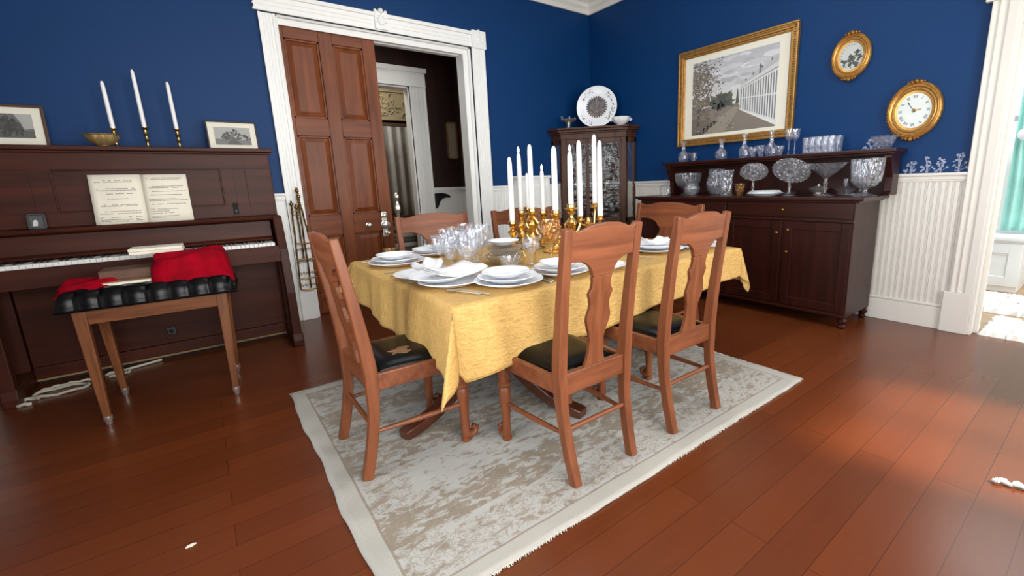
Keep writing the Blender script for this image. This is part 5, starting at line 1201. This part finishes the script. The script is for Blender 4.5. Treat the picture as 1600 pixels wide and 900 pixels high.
for k in range(8): a = 2*PI*k/8; stroke(b, (0, 0), (.016*math.cos(a), .016*math.sin(a)), .006, -.0127)
b.build('hour_hand', M['oldbrass'], ck)
ov = thing('oval_picture', 'small oval gilt framed picture of dark foliage high on the right wall', 'picture', (-.002, -3.288, 2.217), -PI/2)
OW, OH = .150, .180; oval_frame(ov, OW, OH, .60)
b = MB(); b.add(oval_pts(OW*.63, OH*.63, y=-.010), [tuple(range(48))[::-1]], c=S(206, 212, 206)); random.seed(31)
for i in range(70):
    while 1:
        u, v_ = random.uniform(-.5, .5)*OW, random.uniform(-.55, .3)*OH
        if (u/(OW*.54))**2+(v_/(OH*.54))**2 < 1 and (v_ < -.12*OH or (u > .12*OW and v_ < .22*OH) or (abs(u) < .16*OW and v_ < .08*OH)): break
    blob(b, u, v_, random.uniform(.006, .014), -.0104-i*1e-5, S(*random.choice([(38, 48, 42), (58, 66, 54), (74, 80, 66), (30, 38, 36)])), 8)
for k in range(9): a = R(75+k*16); stroke(b, (OW*.48*math.cos(a), OH*.48*math.sin(a)), (OW*.55*math.cos(a), OH*.55*math.sin(a)), .004, -.0112, 0, S(60, 64, 60))
b.build('print', M['paint'], ov)

# stencilled white blossom sprigs above the chair rail
def sprig(y, h, w, label, seed, z0=RAIL):
    random.seed(seed); b = MB()
    n_ = 22
    for i in range(n_):
        v_ = random.random(); u = (random.random()-.5)*w*(1.1-.75*v_); z = .008+v_*(h-.016); r_ = random.uniform(.005, .0095)
        for k in range(5):
            a = 2*PI*k/5+v_*9; b.face([(-.001-i*1e-5, u+r_*.55*math.cos(a)+r_*.5*math.cos(2*PI*m_/6), z+r_*.55*math.sin(a)+r_*.5*math.sin(2*PI*m_/6)) for m_ in range(6)])
        if i % 2 == 0: b.tube([(-.001, u, z), (-.001, u*.4, z*.6), (-.001, 0, 0)], .0012, 4)
    tag(b.build('blossom_sprig', M['leaf'], loc=(-.002, y, z0)), label, 'wall decoration', 'white blossom sprigs on the blue wall')
sprig(-3.80, .11, .10, 'white blossom sprig on the blue wall just right of the sideboard', 1); sprig(-3.90, .13, .10, 'tall white blossom sprig on the wall under the clock', 2)
sprig(-3.985, .12, .09, 'white blossom sprig on the wall, second from the doorway casing', 3); sprig(-4.09, .145, .12, 'bushy white blossom sprig on the wall touching the doorway casing', 4)

sprig(-3.50, .10, .13, 'white blossom sprig on the wall just above the upper shelf left of its flared bowl', 5, SHZ)
# brass wire rack by the sliding door
rk = thing('hanging_rack', 'tall aged brass wire rack with finial rods hanging beside the sliding door', 'rack', (-3.80, -.085, .30))
b = MB(); 
def rod(x0, z0, x1, z1, fin=True):
    b = MB(); n_ = 16
    b.tube([(lerp(x0, x1, i/n_), .012*math.sin(i*1.1), lerp(z0, z1, i/n_)) for i in range(n_+1)], [.006+.003*(i % 2) for i in range(n_+1)], 8)
    if fin:
        for k, r_ in ((-.10, .011), (-.07, .014), (-.035, .010), (0, .018), (.025, .009)): b.ball((x1, .012*math.sin(17.6), z1+k), r_, 10, 6)
    b.build('rod', M['oldbrass'], rk)
rod(-.080, .02, -.055, .83); rod(.01, .02, .005, .95); rod(.055, .50, .012, .90); rod(-.015, .3, -.02, .80)
for z, x0, x1 in ((.465, -.07, .085), (.315, -.078, .085), (.13, -.085, .065), (.02, -.085, .065)):
    b = MB(); b.tube([(x0, .01, z), (x0+.01, -.045, z), ((x0+x1)/2, -.06, z-.004), (x1-.01, -.045, z), (x1, .01, z)], .0065, 8); b.build('hoop', M['oldbrass'], rk)
b = MB()
for i in range(5):
    for j in range(4):
        cx_, cz_ = -.065+.033*i, .06+.115*j
        b.tube([(cx_+.018*q*math.cos(6*q), -.04, cz_+.03*q*math.sin(6*q)+.02*q) for q in [k/10 for k in range(11)]], .0028, 5)
b.build('scroll_wire', M['oldbrass'], rk)

# ================================================================== HALL AND PARLOR
b = MB(); b.prism([(-.13, .22), (-.02, .225), (.06, .205), (.115, .165), (.10, .15), (.04, .155), (-.02, .14), (-.06, .10), (-.09, .03), (-.115, 0), (-.13, .01)], 'xz', -.06, -.01)
tag(b.build('wall_bracket', M['iron'], loc=(-1.655, HYW, .93), bevel=.008), 'black beak shaped iron bracket on the white hall wainscot', 'bracket')
t = thing('framed_picture', 'narrow dim framed picture on the dark hall wall', 'picture', (-1.43, HYW-.004, 1.64))
b = MB()
for x0, x1, z0, z1 in ((-.085, .085, 0, .02), (-.085, .085, .52, .54), (-.085, -.065, 0, .54), (.065, .085, 0, .54)): b.box(x0, x1, -.02, 0, z0, z1)
b.build('frame', M['giltd'], t); b = MB(); b.box(-.066, .066, -.01, 0, .02, .52); b.build('print', M['beige'], t)
t = thing('standing_mirror', 'tall wood framed mirror seen through the inner doorway', 'mirror', (-1.70, 3.05, .70))
b = MB()
for x0, x1, z0, z1 in ((-.36, .36, 0, .07), (-.36, .36, 1.57, 1.66), (-.36, -.29, 0, 1.6), (.20, .36, 0, 1.6), (-.39, .39, 1.62, 1.67)): b.box(x0, x1, -.05, 0, z0, z1)
b.build('frame', M['brownframe'], t, bevel=.004); b = MB(); b.box(-.3, .21, -.02, -.005, .06, 1.58); b.build('mirror_glass', M['mirror'], t)
b = MB(); nu, nv = 50, 4; b.grid([(lerp(-1.75, -.55, i/(nu-1)), 1.74+.04*math.sin(i*.9), lerp(.25, 2.6, j/(nv-1))) for j in range(nv) for i in range(nu)], nu, nv)
tag(b.build('lace_curtain', M['linen'], solid=.004), 'pale lace curtain of the parlor, seen only as a reflection in the far mirror', 'curtain')
b = MB(); random.seed(17)
for i in range(26):
    cx_, cz_ = random.uniform(-.36, .26), random.uniform(.02, .44); r_ = random.uniform(.04, .08); a0 = random.uniform(0, 6); s = random.choice((-1, 1))
    b.tube([(cx_+r_*(1-.8*q)*math.cos(a0+s*5*q), -.02+random.uniform(-.002, .002), cz_+r_*(1-.8*q)*math.sin(a0+s*5*q)) for q in [k/12 for k in range(13)]], [.013*(1-.5*k/12) for k in range(13)], 6)
b.box(-.42, .3, -.03, 0, .46, .49); b.box(-.42, .3, -.012, -.004, 0, .46)
tag(b.build('fretwork_panel', plain('pale_fretwork', S(170, 156, 122), .7), loc=(-1.66, 3.16, 2.38)), 'pale carved fretwork panel above the far mirror', 'panel')
t = thing('console_table', 'dark low console table in front of the far mirror', 'table', (-1.95, 2.55, 0))
b = MB(); b.box(-.35, .35, -.2, .2, .66, .70); b.build('tabletop', M['table'], t)
for x in (-.3, .3):
    for y in (-.15, .15): b = MB(); b.box(x-.025, x+.025, y-.025, y+.025, 0, .66); b.build('leg', M['table'], t)
b = MB(); b.lathe([(.06, 0), (.062, .02), (.03, .04), (.025, .1), (.05, .18), (.055, .24), (.03, .3), (.025, .34), (.045, .38), (.045, .43), (.02, .47), (.002, .48)], 20, wob=flut(5, .1))
tag(b.build('silver_statuette', M['silver'], loc=(-2.0, 2.5, .701)), 'silver statuette standing on the console table before the far mirror', 'statuette')
random.seed(2)
for k in range(6):
    b = MB(); b.box(-.22, .22, -.15, .15, 0, .075)
    tag(b.build('folded_blanket', plain('blanket_stripe', S(*[(150, 148, 142), (96, 90, 84), (176, 172, 164), (88, 84, 80), (160, 156, 148), (74, 68, 62)][k]), .8), loc=(-2.02+random.uniform(-.01, .01), 2.15, .18+.0765*k), bevel=.025, seg=3), 'grey folded blanket in the pile seen past the sliding door, '+('bottom', 'second', 'third', 'fourth', 'fifth', 'topmost')[k]+' of six', 'blanket', 'folded blankets past the door')
t = thing('blanket_stool', 'low wooden stool under the pile of folded grey blankets', 'stool', (-2.02, 2.15, 0))
b = MB(); b.box(-.23, .23, -.16, .16, .14, .178); b.build('seat', M['table'], t)
for x in (-.19, .19):
    for y in (-.12, .12): b = MB(); b.box(x-.02, x+.02, y-.02, y+.02, 0, .14); b.build('leg', M['table'], t)

# ================================================================== SUN ROOM THINGS
t = thing('window_seat', 'white panelled window seat beyond the right hand doorway', 'window seat', (2.2, -3.65, 0))
b = MB(); b.box(-.36, .40, -.68, .70, 0, .53); b.build('carcass', M['white'], t, bevel=.004)
b = MB(); b.box(-.39, .40, -.71, .70, .53, .565); b.build('top', M['white'], t, bevel=.006)
for y0, y1 in ((-.68, -.02), (.02, .68)):
    b = MB(); f_ = .10
    for u0, u1, w0, w1 in ((y0, y0+f_, .06, .5), (y1-f_, y1, .06, .5), (y0+f_, y1-f_, .06, .06+f_), (y0+f_, y1-f_, .40, .5)): b.box(-.375, -.36, u0, u1, w0, w1)
    b.build('panel', M['white'], t, bevel=.004)
b = MB(); nu, nv = 70, 30; P = []
for j in range(nv):
    for i in range(nu):
        s, q = i/(nu-1), j/(nv-1); z = lerp(.60, 2.72, q); pin = 1-.25*math.exp(-((z-1.58)/.28)**2); y = -4.10-.62*s*pin
        P.append((2.15+.035*math.sin(s*46)*(.6+.4*math.sin(q*2)), y, z))
b.grid(P, nu, nv); cu = b.build('curtain', M['teal'], solid=.004, angle=180); tag(cu, 'sea green gathered curtain over the window seat beyond the doorway', 'curtain')
b = MB(); b.tube([(2.15, -2.95, 2.75), (2.15, -7.6, 2.75)], .016, 10); tag(b.build('curtain_rod', M['white'], None), 'white curtain rod over the sunroom window', 'curtain rod')
b = MB(); b.X = Matrix.Translation((2.09, -4.17, 1.58)) @ Matrix.Rotation(-PI/2, 4, 'Y'); b.lathe([(.02, -.03), (.02, 0), (.05, .01), (.055, .02), (.03, .035), (.002, .04)], 20); tag(b.build('curtain_tieback', M['china']), 'round pale tieback knob on the sea green curtain', 'tieback')
def shag(name, x0, x1, y0, y1, label, seed):
    random.seed(seed); n1, n2 = int((x1-x0)/.016), int((y1-y0)/.016); P = []
    for j in range(n2):
        for i in range(n1):
            e = min(i, j, n1-1-i, n2-1-j); P.append((lerp(x0, x1, i/(n1-1))+random.uniform(-.008, .008), lerp(y0, y1, j/(n2-1))+random.uniform(-.008, .008), 0.001 if e == 0 else random.uniform(.018, .048)))
    b = MB(); b.grid(P, n1, n2); tag(b.build(name, M['shag']), label, 'rug')
shag('shag_rug', .03, .62, -5.95, -4.34, 'white shaggy rug lying just inside the right hand doorway', 3)
shag('shag_rug', .82, 1.62, -5.4, -4.02, 'white shaggy rug farther back in front of the window seat', 4)

# scraps on the floor
random.seed(6); b = MB(); b.tube([(-.05, .01, .010), (-.025, .018, .016), (0, .004, .010), (.02, .012, .018), (.045, -.006, .010)], [.006, .010, .008, .011, .007], 7)
for i in range(14): b.ball((random.uniform(-.05, .05), random.uniform(-.006, .02), random.uniform(.006, .02)), random.uniform(.004, .009), 6, 4)
tag(b.build('lint_tuft', M['shag'], loc=(-2.15, -4.80, 0), rotz=R(-65)), 'little white woolly tuft lying on the floor at the far right', 'lint')
b = MB(); b.prism([(-.016, -.004), (.002, -.008), (.016, .002), (.006, .008), (-.01, .006)], 'xy', .001, .004); tag(b.build('paper_scrap', M['paper'], loc=(-4.73, -2.994, 0)), 'tiny white paper scrap on the dark floor left of the rug', 'scrap')

# ================================================================== LIGHT
def area(name, loc, rot, sx, sy, power, c, spread=180):
    l = bpy.data.lights.new(name, 'AREA'); l.shape = 'RECTANGLE'; l.size = sx; l.size_y = sy; l.energy = power; l.color = c; l.spread = R(spread)
    o = bpy.data.objects.new(name, l); col.objects.link(o); o.location = loc; o.rotation_euler = rot; return o
area('window_light_front', ((W2[0]+W2[1])/2, WY+.12, 1.65), (PI/2, 0, 0), 2.2, 2.2, 100, (1, .98, .95), 125)
area('window_light_sunny', ((W1[0]+W1[1])/2, WY+.12, 1.65), (PI/2, 0, 0), 1.15, 2.2, 62, (1, .98, .95))
area('left_fill', (WX+.12, (W3[0]+W3[1])/2, 1.65), (PI/2, 0, -PI/2), 2.2, 2.2, 48, (.94, .97, 1), 105)  # added side fill for the cloth; its window is unseen and blanked
area('sunroom_fill', (1.1, -5.4, 2.9), (0, 0, 0), 1.6, 3.0, 105, (.95, .99, 1))  # added fill from above to brighten the sun room, not a fixture
area('overhead_fill', (-2.6, -2.5, 3.55), (0, 0, 0), 1.6, 1.6, 34, (.97, .98, 1))  # added fill to brighten plates and table; no ceiling lamp is known
area('hall_fill', (-3.2, .85, 3.4), (0, 0, 0), 1.2, .8, 9, (1, .95, .9))  # weak fill added over the hall, no real lamp there
area('parlor_fill', (-2.6, 2.4, 3.4), (0, 0, 0), 1.0, .8, 30, (1, .95, .88))  # fill added to brighten the view in the far mirror, not a parlor lamp
sl = bpy.data.lights.new('sun', 'SUN'); sl.energy = 8.0; sl.angle = R(5); sl.color = (1, .9, .76)
so = bpy.data.objects.new('sun', sl); col.objects.link(so)
el = R(47.5); hd = Vector((-.20, .98, 0)).normalized(); d = Vector((hd.x*math.cos(el), hd.y*math.cos(el), -math.sin(el)))
so.rotation_euler = d.to_track_quat('-Z', 'Y').to_euler()
w = bpy.data.worlds.new('World'); sc.world = w; w.use_nodes = True; nt = w.node_tree; bg = nt.nodes['Background']
tc = nt.nodes.new('ShaderNodeTexCoord'); sp = nt.nodes.new('ShaderNodeSeparateXYZ'); nt.links.new(tc.outputs['Generated'], sp.inputs[0])
r_ = ramp(nt, sp.outputs[2], [(0.0, (.50, .55, .50, 1)), (.05, (.85, .92, .95, 1)), (.6, (.62, .8, 1, 1))]); nt.links.new(r_, bg.inputs['Color']); bg.inputs['Strength'].default_value = 1.7

# ================================================================== CAMERA
yaw, pitch, roll = R(51.98933), R(-11.75106), R(-1.83853)
fw = Vector((math.cos(pitch)*math.cos(yaw), math.cos(pitch)*math.sin(yaw), math.sin(pitch)))
rt = Vector((math.sin(yaw), -math.cos(yaw), 0)); up = rt.cross(fw)
c_, s_ = math.cos(roll), math.sin(roll); r2 = c_*rt+s_*up; u2 = -s_*rt+c_*up
cam = bpy.data.cameras.new('Camera'); co = bpy.data.objects.new('Camera', cam); col.objects.link(co)
co.matrix_world = Matrix(((r2.x, u2.x, -fw.x, -4.51773), (r2.y, u2.y, -fw.y, -4.94299), (r2.z, u2.z, -fw.z, 1.25), (0, 0, 0, 1)))
cam.sensor_width = 36; cam.lens = 700.92/1600*36; cam.shift_x = (800-873.66)/1600; cam.shift_y = -(450-431.08)/1600; cam.clip_start = .02
sc.camera = co
sc.view_settings.view_transform = 'Standard'; sc.view_settings.look = 'None'; sc.view_settings.exposure = 0
cy = sc.cycles; cy.use_denoising = True; cy.caustics_reflective = False; cy.caustics_refractive = False
cy.max_bounces = 14; cy.transmission_bounces = 14; cy.transparent_max_bounces = 16; cy.glossy_bounces = 5; cy.diffuse_bounces = 4; cy.sample_clamp_indirect = 6
